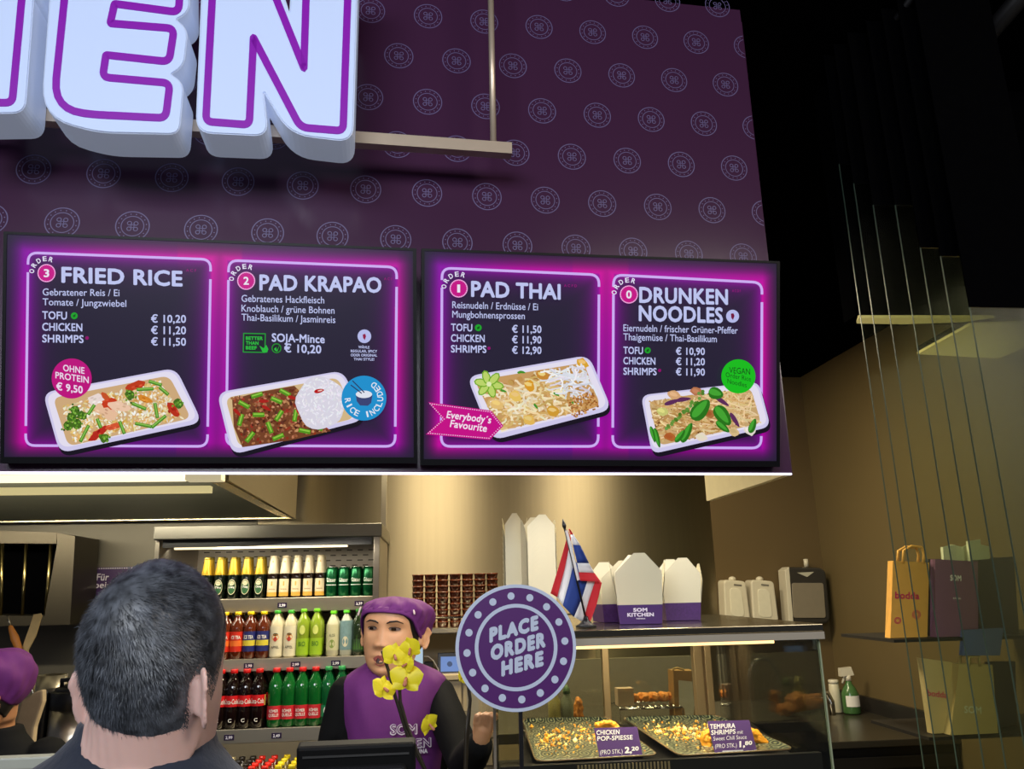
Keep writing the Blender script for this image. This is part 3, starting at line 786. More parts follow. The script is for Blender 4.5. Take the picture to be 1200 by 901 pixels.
T_line = rrect([(-138, -48), (36, -48), (35, -12), (26, -10), (14, 120), (-46, 120), (-40, -12), (-138, -12)], [6, 6, 5, 3, 8, 8, 3, 6])
sign_letter(T_face, T_line, 4.3)
RP = Plane(SGP.o-H_N*(TH+0.006), H_N)
pa, pb = RP.at(-160, 118), RP.at(600, 172.5)
pa[2] = pb[2] = (RP.at(420, 161)[2]+RP.at(598, 172.5)[2])/2
hh = np.array([0, 0, 0.0165])
mb = MB(); mb.hexa([pa-hh, pb-hh, pb-hh-H_N*.03, pa-hh-H_N*.03, pa+hh, pb+hh, pb+hh-H_N*.03, pa+hh-H_N*.03])
mb.build('rail', M('rail_steel', (214, 194, 172), .35, .55, noise=.05), sg)
for x in (577, -90):
    q = RP.at(x, 100, -0.015); mb = MB(); mb.tube([(q[0], q[1], pb[2]), (q[0], q[1], ZC)], 0.0085, 12); mb.build('hanger_rod', M('rail_steel'), sg)
# ------------------------------------------------------------------ glass panels at the right
m_glass = glass('sliding_glass', (252, 253, 249), 0.95, 0.12)
m_gedge = M('glass_edge', (52, 70, 60), 0.45, noise=0)
G_X = [(985, 190, 1050, 680, 2.30), (1004, 215, 1064, 680, 2.24), (1023, 240, 1090, 680, 2.18), (1050, 240, 1118, 680, 2.12), (1078, 290, 1144, 680, 2.06), (1104, 300, 1166, 680, 2.0), (1140, 360, 1190, 680, 1.94)]
for i, (x0, y0, x1, y1, Y) in enumerate(G_X):
    a, b = P(x0, y0, Y), P(x1, y1, Y); X = (a[0]+b[0])/2 if i else a[0]*.5+b[0]*.5
    lb = ('sliding glass pane farthest left, its bare edge beside the tan wall' if i == 0 else 'sliding glass pane %s from the left in the stack before the paper bags' % ORD[i])
    t = thing('sliding_glass_pane', lb, 'glass pane', (X, Y, 0), 'stacked sliding glass panes')
    zt = P(986, 192, 2.3)[2]
    zt = min(zt, P(x0, y0, Y)[2])
    mb = MB(); mb.box((X-.0, Y, zt+.0005), (X+.25, Y+.005, ZC-.001)); mb.build('hanger', m_black, t)
    mb = MB(); mb.box((X+.0012, Y, 0.02), (XR-0.03, Y+0.005, zt)); mb.build('pane', m_glass, t)
    mb = MB(); mb.box((X, Y, 0.02), (X+.0012, Y+0.005, zt)); mb.build('polished_edge', m_gedge, t)

# ================================================================== extractor hood
m_hood = steel('hood_steel', (150, 140, 118), 0.4, 0.3)
m_hoodin = M('hood_inner_steel', (128, 128, 112), 0.5, 0.6, noise=0.06)
m_tube = M('fluorescent_tube', (255, 240, 196), emit=1.5, noise=0)
hf = P(344, 608, 4.55); zh = hf[2]; hn = PZ(264, 563, zh)
xr, y0, y1, xl = (hf[0]+hn[0])/2, hn[1], hf[1], -3.2
xr = hf[0]; 
hd = thing('extractor_hood', 'large stainless extractor hood hanging over the kitchen, upper left', 'hood', ((xl+xr)/2, (y0+y1)/2, zh))
mb = MB(); ht = 0.75
mb.hexa([(hn[0], y0, zh), (hn[0]+.012, y0, zh), (xr+.012, y1, zh), (xr, y1, zh), (hn[0], y0, zh+ht), (hn[0]+.012, y0, zh+ht), (xr+.012, y1, zh+ht), (xr, y1, zh+ht)])
mb.box((xl, y0-.012, zh), (hn[0], y0, zh+ht))
mb.hexa([(xl, y0, zh+ht), (hn[0], y0, zh+ht), (xr, y1, zh+ht), (xl, y1, zh+ht), (xl, y0, zh+ht+.02), (hn[0], y0, zh+ht+.02), (xr, y1, zh+ht+.02), (xl, y1, zh+ht+.02)])
mb.build('shell', m_hood, hd)
mb = MB()   # sloping inner panel seen through the open underside
za = zh+0.16
mb.slab([(xl, y1-.02, zh+.003), (xr-.05, y1-.02, zh+.003), (xr-.24, y0+.55, za), (xl, y0+.55, za)], (0, 0, .012)); mb.build('filter_panel', m_hoodin, hd)
mb = MB()
mb.slab([(hn[0]-.004, y0, zh), (xr-.004, y1-.01, zh), (xr-.075, y1-.01, zh+.012), (hn[0]-.085, y0+.0, zh+.012)], (0, 0, .006))
mb.slab([(xl, y1-.035, zh), (xr-.01, y1-.035, zh), (xr-.01, y1, zh), (xl, y1, zh)], (0, 0, .008))
mb.build('rim', steel('bright_rim', (214, 196, 150), 0.25, 0.2), hd)
mb = MB()
for k in range(26):
    f = k/26; x = -2.6+k*.085
    mb.box((x, y0+.24, za-.03), (x+.02, y0+.27, za-.024))
mb.box((xl, y0+.2, za-.024), (hn[0]-.02, y0+.5, za-.012)); mb.build('perforated_plate', m_steel_dk, hd)
a_, b_ = P(0, 575, y0+.5), P(246, 573, y0+.5)
mb = MB(); zb_ = (a_[2]+b_[2])/2; mb.box((xl, y0+.5, zb_-.014), (b_[0], y0+.54, zb_+.014)); mb.build('inner_lamp', M('hood_lamp', (226, 210, 150), emit=0.75, noise=0), hd)
a_, b_, c_ = P(0, 558, y0-.06), P(217, 559, y0-.06), P(261, 558.5, y0-.06)
tl_ = thing('tube_light', 'long white fluorescent tube light under the left menu screen', 'light', (b_[0], y0-.06, b_[2]))
mb = MB(); mb.box((xl, y0-.075, b_[2]-.012), (b_[0], y0-.03, b_[2]+.012)); mb.build('tube', m_tube, tl_, bevel=.005)
mb = MB(); mb.box((b_[0]+.003, y0-.077, b_[2]-.014), (c_[0], y0-.02, b_[2]+.014)); mb.build('end_cap', M('tube_end_cap', (236, 222, 180), emit=.55, noise=0), tl_, bevel=.004)
mb = MB(); mb.box((xl, y0-.03, b_[2]-.006), (c_[0], y0-.012, b_[2]+.03)); mb.build('mounting_rail', m_steel_dk, tl_)
area('hood_light', (-1.9, y0+.56, zh+.02), (-1.9, y1-.35, zh+.16), 1.8, .05, 14, (1.0, .92, .72))

# ================================================================== barred oven opening on the rear wall, left
OY = 4.35
def o3(x, y, d=0.0): return P(x, y, OY+d)
ov = thing('wall_oven', 'stainless cabinet with dark barred opening on the rear wall, far left', 'oven', P(40, 735, OY))
mb = MB()
mb.slab([o3(-60, 620), o3(66, 624), o3(66, 637), o3(-60, 636)], (0, .3, 0))
mb.slab([o3(66, 624), o3(88, 628), o3(82, 732), o3(52, 722), o3(67, 637)], (0, .3, 0))
mb.slab([o3(-60, 720), o3(52, 722), o3(82, 732), o3(-60, 735)], (0, .3, 0))
mb.build('casing', steel('oven_steel', (92, 85, 72), .45, .2), ov)
mb = MB(); mb.slab([o3(-60, 630, .22), o3(70, 632, .22), o3(60, 726, .22), o3(-60, 726, .22)], (0, .02, 0)); mb.build('dark_interior', m_black, ov)
for x0, x1 in ((60, 53), (31, 26), (3, 1), (-26, -27)):
    mb = MB(); mb.tube([o3(x0, 637, .02), o3(x1, 721, .02)], .008, 8); mb.build('bar', steel('bar_steel', (190, 170, 110), .3), ov)

# purple arrow-shaped sign on the wall, mostly behind the man's head
WS = Plane((0, BY-.02, 0), (0, -1, 0))
ws = thing('arrow_sign', 'purple six-sided wall sign with a dashed white border behind the man', 'sign', WS.at(130, 700))
hexp = [(88.5, 684), (105, 665), (160, 664), (176, 684), (160, 703), (105, 703)]
mb = MB(); mb.slab([WS.at(*p, .012) for p in hexp], (0, .012, 0)); mb.build('board', M('purple_board', (62, 28, 84), .45), ws)
mb = MB()
ctr = np.array([132, 684])
for i in range(6):
    a, b = np.array(hexp[i], float), np.array(hexp[(i+1) % 6], float); a, b = a+(ctr-a)*.07, b+(ctr-b)*.07; n = max(2, int(np.linalg.norm(b-a)/2.6))
    for j in range(n): c = a+(b-a)*(j+.5)/n; mb.poly([WS.at(x, y, .0135) for x, y in circ(c, .8, 6)])
text_on(mb, WS, 'Für', (113, 680), (127, 680), 8, .0135, bold=.02, slant=.15); text_on(mb, WS, 'Speisen', (105, 689), (140, 689), 7.5, .0135, bold=.02, slant=.15)
mb.build('lettering', M('sign_white_print', (226, 220, 228), .5, noise=0), ws)

# ================================================================== open drinks fridge
FY = 3.95
fr = thing('drinks_fridge', 'open stainless drinks fridge with shelves of bottles against the back wall', 'fridge', P(308, 900, FY)*np.array([1, 1, 0]))
XL, XRF = P(171, 760, FY)[0], P(444, 700, FY)[0]
ZT, ZTB = P(308, 615, FY)[2], P(308, 631, FY)[2]
m_fr = steel('fridge_steel', (158, 150, 136), .36, .3)
mb = MB()
mb.box((XL, FY, .05), (XL+.02, 4.66, ZT-.005)); mb.box((XRF-.03, FY, .05), (XRF, 4.66, ZT-.005)); mb.box((XL, 4.62, .05), (XRF, 4.66, ZT-.005)); mb.box((XL, FY, .05), (XRF, 4.66, .5))
mb.build('body', m_fr, fr, bevel=.002)
mb = MB(); mb.box((XL-.003, FY-.03, ZTB), (XRF+.01, 4.66, ZT)); mb.build('canopy', steel('canopy_steel', (112, 109, 100), .35, .2), fr, bevel=.004)
mb = MB(); mb.box((XL+.03, FY+.01, ZTB-.035), (XRF-.04, FY+.03, ZTB+.002)); mb.build('air_curtain', m_blackpl, fr)
zt_ = P(330, 640.5, FY+.06)[2]; xa, xb = P(205, 641, FY+.06)[0], P(407, 639, FY+.06)[0]
mb = MB(); mb.box((xa, FY+.05, zt_-.006), (xb, FY+.075, zt_+.006)); mb.build('lamp', M('fridge_lamp', (255, 236, 190), emit=1.6, noise=0), fr)
# perforated rear panel
mb = MB(); mb.box((XL+.02, 4.595, .5), (XRF-.03, 4.615, ZTB))
pz = ZTB-.03; r_ = 0
while pz > 1.2:
    x = XL+.05+(r_ % 2)*.03
    while x < XRF-.06:
        mb.poly([(x, 4.5945, pz-.003), (x+.03, 4.5945, pz-.003), (x+.03, 4.5945, pz+.003), (x, 4.5945, pz+.003)], 1); x += .06
    pz -= .028; r_ += 1
mb.build('rear_panel', [M('fridge_back_panel', (176, 166, 150), .45, .3, noise=.05), M('slot_dark', (60, 54, 46), .6, noise=0)], fr)
SH = [ # left px, right px of the shelf's front top edge
    ((173, 706.5), (438, 697.5), 4.08, 14), ((173, 777.5), (436, 767.5), 4.0, 12), ((173, 861), (420, 848), 3.92, 13)]
SHZ = []
m_rail = steel('shelf_rail', (186, 176, 156), .4, .2)
m_tagb = M('price_tag_purple', (36, 18, 54), .4, noise=0); m_tagw = M('price_tag_print', (230, 226, 236), .5, noise=0)
TAGS = [[(331, 705, '2,99'), (421, 703, '2,99')], [(291.5, 779, '2,99'), (346.5, 777, '2,99'), (393.5, 775, '2,99')], [(269, 856, '2,99'), (324.5, 853.5, '2,49')]]
for (pl, pr, Y, hpx), tg in zip(SH, TAGS):
    z = (P(*pl, Y)[2]+P(*pr, Y)[2])/2; SHZ.append(z)
    dz = hpx/F_PX*Y
    sh = MB().box((XL+.02, Y, z-.012), (XRF-.03, 4.6, z)).build('shelf', m_fr, fr)
    MB().box((XL+.02, Y-.015, z-dz), (XRF-.03, Y, z+.004)).build('price_rail', m_rail, sh, bevel=.002)
    pl_ = Plane((0, Y-.0155, 0), (0, -1, 0))
    for x, y, s in tg:
        y = proj_y = None or y
        c = pl_.at(x, y); c[2] = z-dz*.5
        mb = MB(); mb.box((c[0]-.022, Y-.0185, c[2]-.012), (c[0]+.022, Y-.0155, c[2]+.012), 0)
        put_text(mb, s, (c[0]-.015, Y-.0192, c[2]-.006), (c[0]+.015, Y-.0192, c[2]-.006), (0, 0, .012), mi=1, bold=.03)
        mb.build('price_tag', [m_tagb, m_tagw], sh)
ZB = P(300, 898, 3.98)[2]-.215
MB().box((XL+.02, 3.9, ZB-.03), (XRF-.03, 4.6, ZB)).build('bottom_deck', m_fr, fr)

# ---- drinks
PROTO = []
def proto(name, cat, parts):
    """parts: (part name, builder, materials)"""
    o = thing(name, 'bottle', cat)
    for nm, mb, ms in parts: mb.build(nm, ms, o)
    PROTO.append(o); return o
m_gbrown = M('dark_bottle_glass', (26, 16, 10), .08, noise=0, coat=.5)
m_gdark = M('dark_green_glass', (14, 22, 14), .08, noise=0, coat=.5)
m_gold = M('gold_foil', (190, 156, 44), .3, .5, noise=.1, scale=80); m_cream = M('cream_foil', (200, 186, 154), .4, .1)
def beer(foil, label_mi, txt):
    body = MB().lathe([(.0, 0), (.029, .001), (.0305, .006), (.0305, .125), (.0285, .146), (.0225, .175), (.0195, .205), (.018, .219)], n=18)
    neck = MB().lathe([(.0296, .134), (.0290, .146), (.0236, .176), (.0205, .205), (.0190, .222)], n=18, caps=False)
    cap = MB().lathe([(.0195, .220), (.0198, .224), (.019, .231), (.014, .234), (0, .234)], n=18)
    return body, neck, cap
m_lgreen = M('label_green', (36, 84, 46), .45, noise=.05); m_lcream = M('label_cream', (204, 190, 156), .5, noise=.05); m_lgold = M('label_gold', (196, 150, 60), .4, noise=.05)
def oval_label(mb, r, zc, w, h, mi):
    n = 22; vs = [(0, -r, zc)]; 
    for j in range(n):
        q = 2*pi*j/n; a = w*cos(q)/r; vs.append((r*sin(a), -r*cos(a), zc+h*sin(q)))
    mb.add(vs, [(0, 1+j, 1+(j+1) % n) for j in range(n)], mi)
b, n_, c = beer(0, 0, '')
lab = MB(); oval_label(lab, .0313, .068, .024, .042, 0); oval_label(lab, .0316, .068, .0215, .038, 1); oval_label(lab, .0319, .088, .014, .012, 0); text_wrap(lab, 'Chang', .0321, .068, .011, .5, 2, bold=.02)
p_chang = proto('beer_bottle', 'bottle', [('glass_body', b, m_gdark), ('gold_foil_neck', n_, m_gold), ('crown_cap', c, M('cap_gold_dark', (150, 130, 50), .35, .6)), ('label', lab, [m_lcream, m_lgreen, M('label_white', (236, 232, 224), .5, noise=0)])])
b, n_, c = beer(0, 0, '')
lab = MB(); lab.patch(.0312, .012, .105, -.95, .95, 10, 0); lab.patch(.0315, .012, .034, -.95, .95, 10, 1)
for k in range(7): oval_label(lab, .0316, .078+.012*sin(k*2.4)*(.3+k/10), .004, .004, 1); 
lab.xform(lambda p: p)
text_wrap(lab, 'SINGHA', .0317, .05, .007, .55, 2, bold=.02); oval_label(lab, .0222, .2, .004, .005, 1)
p_singha = proto('beer_bottle', 'bottle', [('glass_body', b, m_gbrown), ('cream_foil_neck', n_, m_cream), ('crown_cap', c, m_cream), ('label', lab, [m_lcream, m_lgold, M('label_brown_print', (120, 84, 40), .5, noise=0)])])
can = MB().lathe([(0, .003), (.025, 0), (.0325, .009), (.0325, .152), (.027, .164)], n=22)
rim = MB().lathe([(.0272, .1635), (.0275, .168), (.0255, .168), (.0245, .164), (0, .1635)], n=22)
lab = MB(); text_wrap(lab, 'Gösser', .0328, .095, .022, .85, 0, bold=.03); lab.patch(.0327, .065, .069, -1.0, 1.0, 8, 0)
p_can = proto('beer_can', 'can', [('can_body', can, M('can_green', (16, 92, 52), .25, .6, noise=.05)), ('rim', rim, m_chrome), ('lettering', lab, M('can_print', (222, 228, 214), .4, noise=0))])
def pet(h, r, neck=.012, waist=0.0):
    return MB().lathe([(0, .002), (r*.8, 0), (r, .008), (r, h*.30), (r-waist, h*.36), (r-waist, h*.42), (r, h*.48), (r, h*.62), (r*.93, h*.72), (r*.6, h*.84), (neck, h*.9), (neck, h*.955)], n=18)
def capm(h, r=.0155): return MB().lathe([(r*.95, h*.93), (r, h*.935), (r, h*.992), (r*.9, h), (0, h)], n=14)
def bottle(name, h, r, body_c, cap_c, label_parts, rough=.12, waist=.0, capr=.0155, body_noise=.05):
    m = M('liquid_%d_%d_%d' % body_c, body_c, rough, noise=body_noise, coat=.6)
    return proto(name, 'bottle', [('bottle_body', pet(h, r, waist=waist), m), ('screw_cap', capm(h, capr), M('cap_%d_%d_%d' % cap_c, cap_c, .35, noise=0))]+label_parts)
lw = M('label_white', (236, 232, 224), .5, noise=0)
def tea(c1, c2, txt):
    lab = MB().patch(.0318, .035, .125, -1.3, 1.3, 12, 0); lab.patch(.0321, .06, .085, -1.1, 1.1, 10, 1); text_wrap(lab, txt, .0325, .1, .016, .7, 2, bold=.03)
    return bottle('iced_tea_bottle', .215, .031, (86, 34, 14), (232, 196, 24), [('label', lab, [M('tea_label_%d' % c1[0], c1, .4), M('tea_label2_%d' % c2[0], c2, .4), lw])], waist=.002)
p_tea1 = tea((196, 40, 20), (224, 110, 40), 'ICE TEA'); p_tea2 = tea((34, 40, 104), (206, 190, 60), 'ICE TEA')
lab = MB().patch(.0323, .01, .15, -1.4, 1.4, 12, 0); oval_label(lab, .0326, .098, .016, .016, 1); oval_label(lab, .0328, .112, .012, .006, 2); oval_label(lab, .0329, .09, .009, .011, 3); text_wrap(lab, 'APFEL', .0327, .052, .013, .6, 2, bold=.01)
p_apfel = bottle('juice_bottle', .225, .0315, (196, 186, 156), (60, 166, 50), [('label', lab, [M('juice_label_white', (206, 198, 172), .5), M('fruit_orange', (214, 130, 40), .5), M('label_dark_leaf', (40, 50, 30), .5), M('fruit_red', (170, 50, 34), .5)])], waist=.001)
lab = MB().patch(.0323, .012, .09, -1.4, 1.4, 12, 0); text_wrap(lab, 'BIO', .0326, .065, .022, .5, 1, bold=.02); oval_label(lab, .0326, .13, .014, .022, 2); oval_label(lab, .0255, .168, .008, .006, 3)
p_bio = bottle('juice_bottle', .23, .0315, (126, 148, 40), (110, 190, 30), [('label', lab, [M('bio_label_green', (140, 176, 30), .5), M('bio_print', (60, 110, 20), .5, noise=0), M('bio_grape', (196, 206, 110), .5), M('fruit_red', (170, 50, 34), .5)])], waist=.001)
lab = MB().patch(.0318, .03, .15, -1.4, 1.4, 12, 0); text_wrap(lab, 'ALOE', .032, .1, .014, .45, 1, bold=.01); oval_label(lab, .032, .06, .014, .02, 2)
p_aloe = bottle('aloe_bottle', .215, .031, (196, 192, 166), (110, 214, 40), [('label', lab, [M('aloe_label', (190, 186, 150), .5), M('aloe_print', (70, 84, 60), .5, noise=0), M('aloe_leaf', (120, 140, 70), .5)])])
lab = MB().patch(.0318, .03, .17, -1.4, 1.4, 12, 0); oval_label(lab, .032, .07, .015, .025, 1)
p_coco = bottle('coconut_bottle', .22, .031, (186, 190, 176), (90, 206, 50), [('label', lab, [M('coco_label', (110, 140, 146), .5, noise=.3, scale=60), M('juice_label_white', (206, 198, 172), .5)])])
lab = MB().patch(.0318, .02, .08, -1.4, 1.4, 12, 0)
for k in range(9):
    x = -.9+k*.22; q = [(.032*sin(x+d), -.032*cos(x+d), z) for d, z in ((-.05, .03), (.05, .03), (.12*sin(k*3), .09+.02*sin(k*5)))]; lab.poly(q, 1)
p_dark = bottle('aloe_bottle', .225, .031, (30, 44, 24), (40, 110, 36), [('label', lab, [M('dark_label', (28, 50, 26), .5), M('aloe_spikes', (80, 130, 50), .5)])])
lab = MB().patch(.0318, .088, .132, -1.5, 1.5, 14, 0); text_wrap(lab, 'Coca-Cola', .0322, .109, .02, .95, 1, bold=.015); lab.patch(.0322, .0885, .131, 1.1, 1.35, 3, 2); text_wrap(lab, 'C', .0292+.0025, .035, .014, .22, 1, bold=.03)
p_cola = bottle('cola_bottle', .235, .0315, (20, 9, 8), (204, 26, 26), [('label', lab, [M('cola_red', (206, 24, 30), .35), lw, M('label_yellow', (220, 196, 90), .5)])], waist=.0022, rough=.06)
lab = MB().patch(.0318, .032, .086, -1.5, 1.5, 14, 0); text_wrap(lab, 'RÖMER', .0322, .066, .012, .62, 1, bold=.02); text_wrap(lab, 'QUELLE', .0322, .05, .012, .68, 1, bold=.02)
p_water = bottle('mineral_water_bottle', .235, .0315, (14, 88, 34), (204, 30, 30), [('label', lab, [M('water_label_red', (196, 36, 48), .4), lw])], waist=.001, rough=.06, body_noise=.35)
lab = MB().patch(.0318, .036, .082, -1.5, 1.5, 14, 0); oval_label(lab, .0322, .06, .014, .018, 1)
p_water2 = bottle('mineral_water_bottle', .235, .0315, (14, 84, 44), (50, 150, 84), [('label', lab, [M('water_label_green', (24, 130, 84), .4), lw])], waist=.001, rough=.06, body_noise=.35)
PLAIN = {}
def plain(cc, bc):
    k = cc+bc
    if k not in PLAIN: PLAIN[k] = bottle('drink_bottle', .215, .030, bc, cc, [])
    return PLAIN[k]
def place(pr, loc, sc, label, group):
    o = copy_tree(pr); o.location = tuple(loc); o.scale = (sc, sc, sc); o['label'] = label; o['group'] = group
    return o
def row(pr, x0, x1, n, shelf, hpx, real, label, group, deep=1, din=.035, names=None, skip=()):
    """n bottles whose centres run from px x0 to x1 at the shelf front"""
    (pl, pr_, Y, _), z = SH[shelf], SHZ[shelf]
    Yc = Y+din
    for i in range(n):
        x = x0+(x1-x0)*i/max(1, n-1)
        X = P(x, pl[1]-20, Yc)[0]
        sc = hpx/F_PX*Yc*.985/real
        for d in range(deep):
            if (i, d) in skip: continue
            pos = '%s from left' % ORD[i]
            back = '' if d == 0 else (', second row' if d == 1 else ', third row')
            lb = label.replace('#', pos)+back
            place(pr, (X, Yc+d*.068*sc, z+.0012), sc, lb, group)
SP = {}
row(p_chang, 241.5, 304, 5, 0, 46.5, .234, 'gold-necked beer bottle, #, top shelf', 'gold-necked beer bottles on the top shelf', 2)
row(p_singha, 319.5, 375, 5, 0, 47, .234, 'cream-necked beer bottle, #, top shelf', 'cream-necked beer bottles on the top shelf', 2)
row(p_can, 388.5, 431.5, 4, 0, 33.5, .168, 'green beer can with white lettering, #, top shelf', 'green beer cans on the top shelf', 2)
row(p_tea1, 262, 277, 2, 1, 50, .215, 'yellow-capped red-label iced tea bottle, #, middle shelf', 'iced tea bottles on the middle shelf', 2)
row(p_tea2, 292, 307.5, 2, 1, 50, .215, 'yellow-capped blue-label iced tea bottle, #, middle shelf', 'iced tea bottles on the middle shelf', 2)
row(p_apfel, 323.5, 339.5, 2, 1, 50.5, .225, 'white apple juice bottle with green cap, #, middle shelf', 'white juice bottles on the middle shelf', 2)
row(p_bio, 354.5, 370, 2, 1, 51.5, .23, 'lime green organic juice bottle with green cap, #, middle shelf', 'lime green juice bottles on the middle shelf', 2)
row(p_aloe, 389.5, 389.5, 1, 1, 48.5, .215, 'pale aloe drink bottle with bright green cap beside the lime bottles', 'aloe bottles on the middle shelf', 2)
row(p_coco, 405, 405, 1, 1, 49, .22, 'grey-blue labelled drink bottle with green cap on the middle shelf', 'aloe bottles on the middle shelf', 2)
row(p_dark, 419.5, 419.5, 1, 1, 50, .225, 'dark green labelled bottle at the right end of the middle shelf', 'aloe bottles on the middle shelf', 2)
row(p_cola, 241, 301.5, 5, 2, 60, .235, 'red-capped dark cola bottle, #, lower shelf', 'cola bottles on the lower shelf', 2, din=.04)
row(p_water, 321.5, 368, 4, 2, 60, .235, 'red-capped green water bottle, #, lower shelf', 'green water bottles on the lower shelf', 3, din=.04)
row(p_water2, 383.5, 399, 2, 2, 60, .235, 'green-capped green water bottle, #, lower shelf', 'green water bottles on the lower shelf', 2, din=.04)
# bottom deck: columns of caps seen from above
COLS = [(238, 'green-capped', (110, 206, 40), (60, 80, 30)), (254, 'green-capped', (60, 160, 40), (40, 60, 26)), (266, 'cream-capped', (214, 196, 150), (40, 30, 18)), (278, 'black-capped', (28, 22, 18), (34, 24, 14)), (284.5+7, 'black-capped', (34, 26, 20), (34, 24, 14)),
        (294+9, 'red-capped', (224, 34, 20), (110, 40, 20)), (310+8.5, 'red-capped', (224, 34, 20), (110, 40, 20)), (325+9, 'yellow-capped', (232, 206, 30), (120, 100, 40)), (341+9, 'yellow-capped', (232, 206, 30), (120, 100, 40)), (367, 'yellow-capped', (232, 206, 30), (120, 100, 40))]
zc_ = ZB+.215
cnt = {}
for x, nm, cc, bc in COLS:
    k = cnt.get(nm, 0); cnt[nm] = k+1
    X = P(x-8, 897, 3.98)[0]
    for d in range(4):
        o = place(plain(cc, bc), (X, 3.98+d*.078, ZB+.0012), 1.0, '%s bottle, %s column of its colour, %s row, bottom deck' % (nm, ORD[k], ['front', 'second', 'third', 'rear'][d]), nm+' bottles on the bottom deck')
for o in PROTO:
    for ch in list(o.children):
        me = ch.data; bpy.data.objects.remove(ch)
    bpy.data.objects.remove(o)
area('fridge_light', (XL+.5, FY-.02, ZTB-.04), (XL+.6, FY+.3, .9), 1.0, .05, 4, (1.0, .93, .78))

area('fridge_light', (XL+.5, SH[2][2]+.05, SHZ[2]-.05), (XL+.5, SH[2][2]+.3, ZB), 1.0, .04, 1.6, (1.0, .9, .66))
# ================================================================== back cabinet with ledges behind the woman
CY = 3.75
m_beige = M('beige_laminate', (176, 158, 124), .5, noise=.04)
bc = thing('back_cabinet', 'beige cabinet with steel ledges behind the woman', 'cabinet', P(580, 900, CY)*np.array([1, 1, 0]))
xa, xb = XRF+.035, P(720, 760, CY)[0]
zs, zl = P(530, 735.5, CY)[2], P(530, 790.5, CY)[2]
mb = MB(); mb.box((xa, CY+.45, .02), (xb, CY+.5, zs-.02)); mb.box((xa, CY+.03, .02), (xb, CY+.5, zl-.02)); mb.build('carcass', m_beige, bc)
mb = MB(); mb.box((xa, CY, zs-.024), (xb, CY+.5, zs)); mb.build('ledge', m_steel, bc, bevel=.003)
mb = MB(); mb.box((xa, CY, zl-.024), (xb, CY+.5, zl)); mb.build('worktop', m_beige, bc, bevel=.003)
mb = MB(); mb.tube([(xa, CY-.005, zs+.045), (xb, CY-.005, zs+.045)], .004, 8); mb.build('guard_rail', m_chrome, bc)
for k, (y0_, y1_) in enumerate(((798, 838), (840, 866), (868, 899))):
    z1_, z0_ = P(540, y0_, CY)[2], P(540, y1_, CY)[2]
    for j in range(3):
        x0_ = xa+.01+j*(xb-xa-.02)/3
        MB().box((x0_+.004, CY+.012, z0_), (x0_+(xb-xa-.02)/3-.004, CY+.029, z1_)).build('drawer_front', m_beige, bc, bevel=.002)
# printed notice on the cabinet
NP = Plane((0, CY+.008, 0), (0, -1, 0))
nt_ = thing('paper_notice', 'white printed notice on the beige cabinet beside the raised hand', 'notice', NP.at(560, 864))
mb = MB(); mb.slab([NP.at(*q) for q in ((541, 842), (581, 840), (580, 862), (555, 864), (541, 852))], (0, .003, 0)); mb.build('sheet', M('notice_paper', (196, 192, 176), .6), nt_)
mb = MB(); 
for s, x0_, x1_, y_ in (('ITAIRE', 544, 564, 852), ('ALLOITTE', 546, 578, 857.5), ('DOITT', 556, 574, 862)): text_on(mb, NP, s, (x0_, y_), (x1_, y_-.5), 3.4, .0008, bold=0)
mb.build('lettering', M('notice_print', (110, 104, 92), .6, noise=0), nt_)
# tablet, black charger
tb = thing('tablet', 'small tablet with a blue screen on the ledge behind the orchid', 'tablet', P(528, 790, CY+.1))
TP = Plane(P(528, 790, CY+.1), (0, -cos(.2), sin(.2)))
bz = [(513, 765), (541, 764.5), (541, 788.6), (513, 789)]
mb = MB(); mb.slab([TP.at(*q) for q in bz], (0, .012, 0)); mb.build('body', m_blackpl, tb, bevel=.002)
mb = MB(); mb.poly([TP.at(x, y, .001) for x, y in ((516.5, 769.5), (539, 769), (539, 786.5), (516.5, 787))], 0, (116, 146, 206))
mb.poly([TP.at(x, y, .0012) for x, y in circ((527, 778), 3.2, 12)], 0, (70, 86, 120)); mb.build('screen', m_screen, tb)
q = P(502, 787, CY+.1); mb = MB(); mb.box((q[0]-.02, q[1]-.02, zl), (q[0]+.022, q[1]+.03, zl+.05)); cb = mb.build('charger', m_blackpl, None, bevel=.003); tag(cb, 'small black charger box on the ledge left of the tablet', 'charger')
mb = MB(); mb.tube([P(497, 769, CY+.08), P(502, 769, CY+.07), P(508, 774, CY+.07), P(513, 783, CY+.08), P(515, 789, CY+.08)], .0025, 6); tag(mb.build('cable', M('white_cable', (210, 206, 196), .5)), 'thin white cable curving down to the tablet', 'cable')
q = [P(x, y, CY+.16) for x, y in ((483, 757), (496, 757), (496, 789), (484, 789))]
for p in q[2:]: p[2] = zl+.002
ph_ = thing('phone', 'pale glowing phone propped on the ledge behind the woman', 'phone', (q[2]+q[3])/2)
MB().slab(q, (0, .01, 0)).build('body', m_blackpl, ph_, bevel=.002)
mb = MB(); c_ = sum(q)/4; mb.poly([c_+(p-c_)*.93+np.array([0, -.0008, 0]) for p in q], 0, (186, 210, 226)); mb.build('screen', m_screen, ph_)
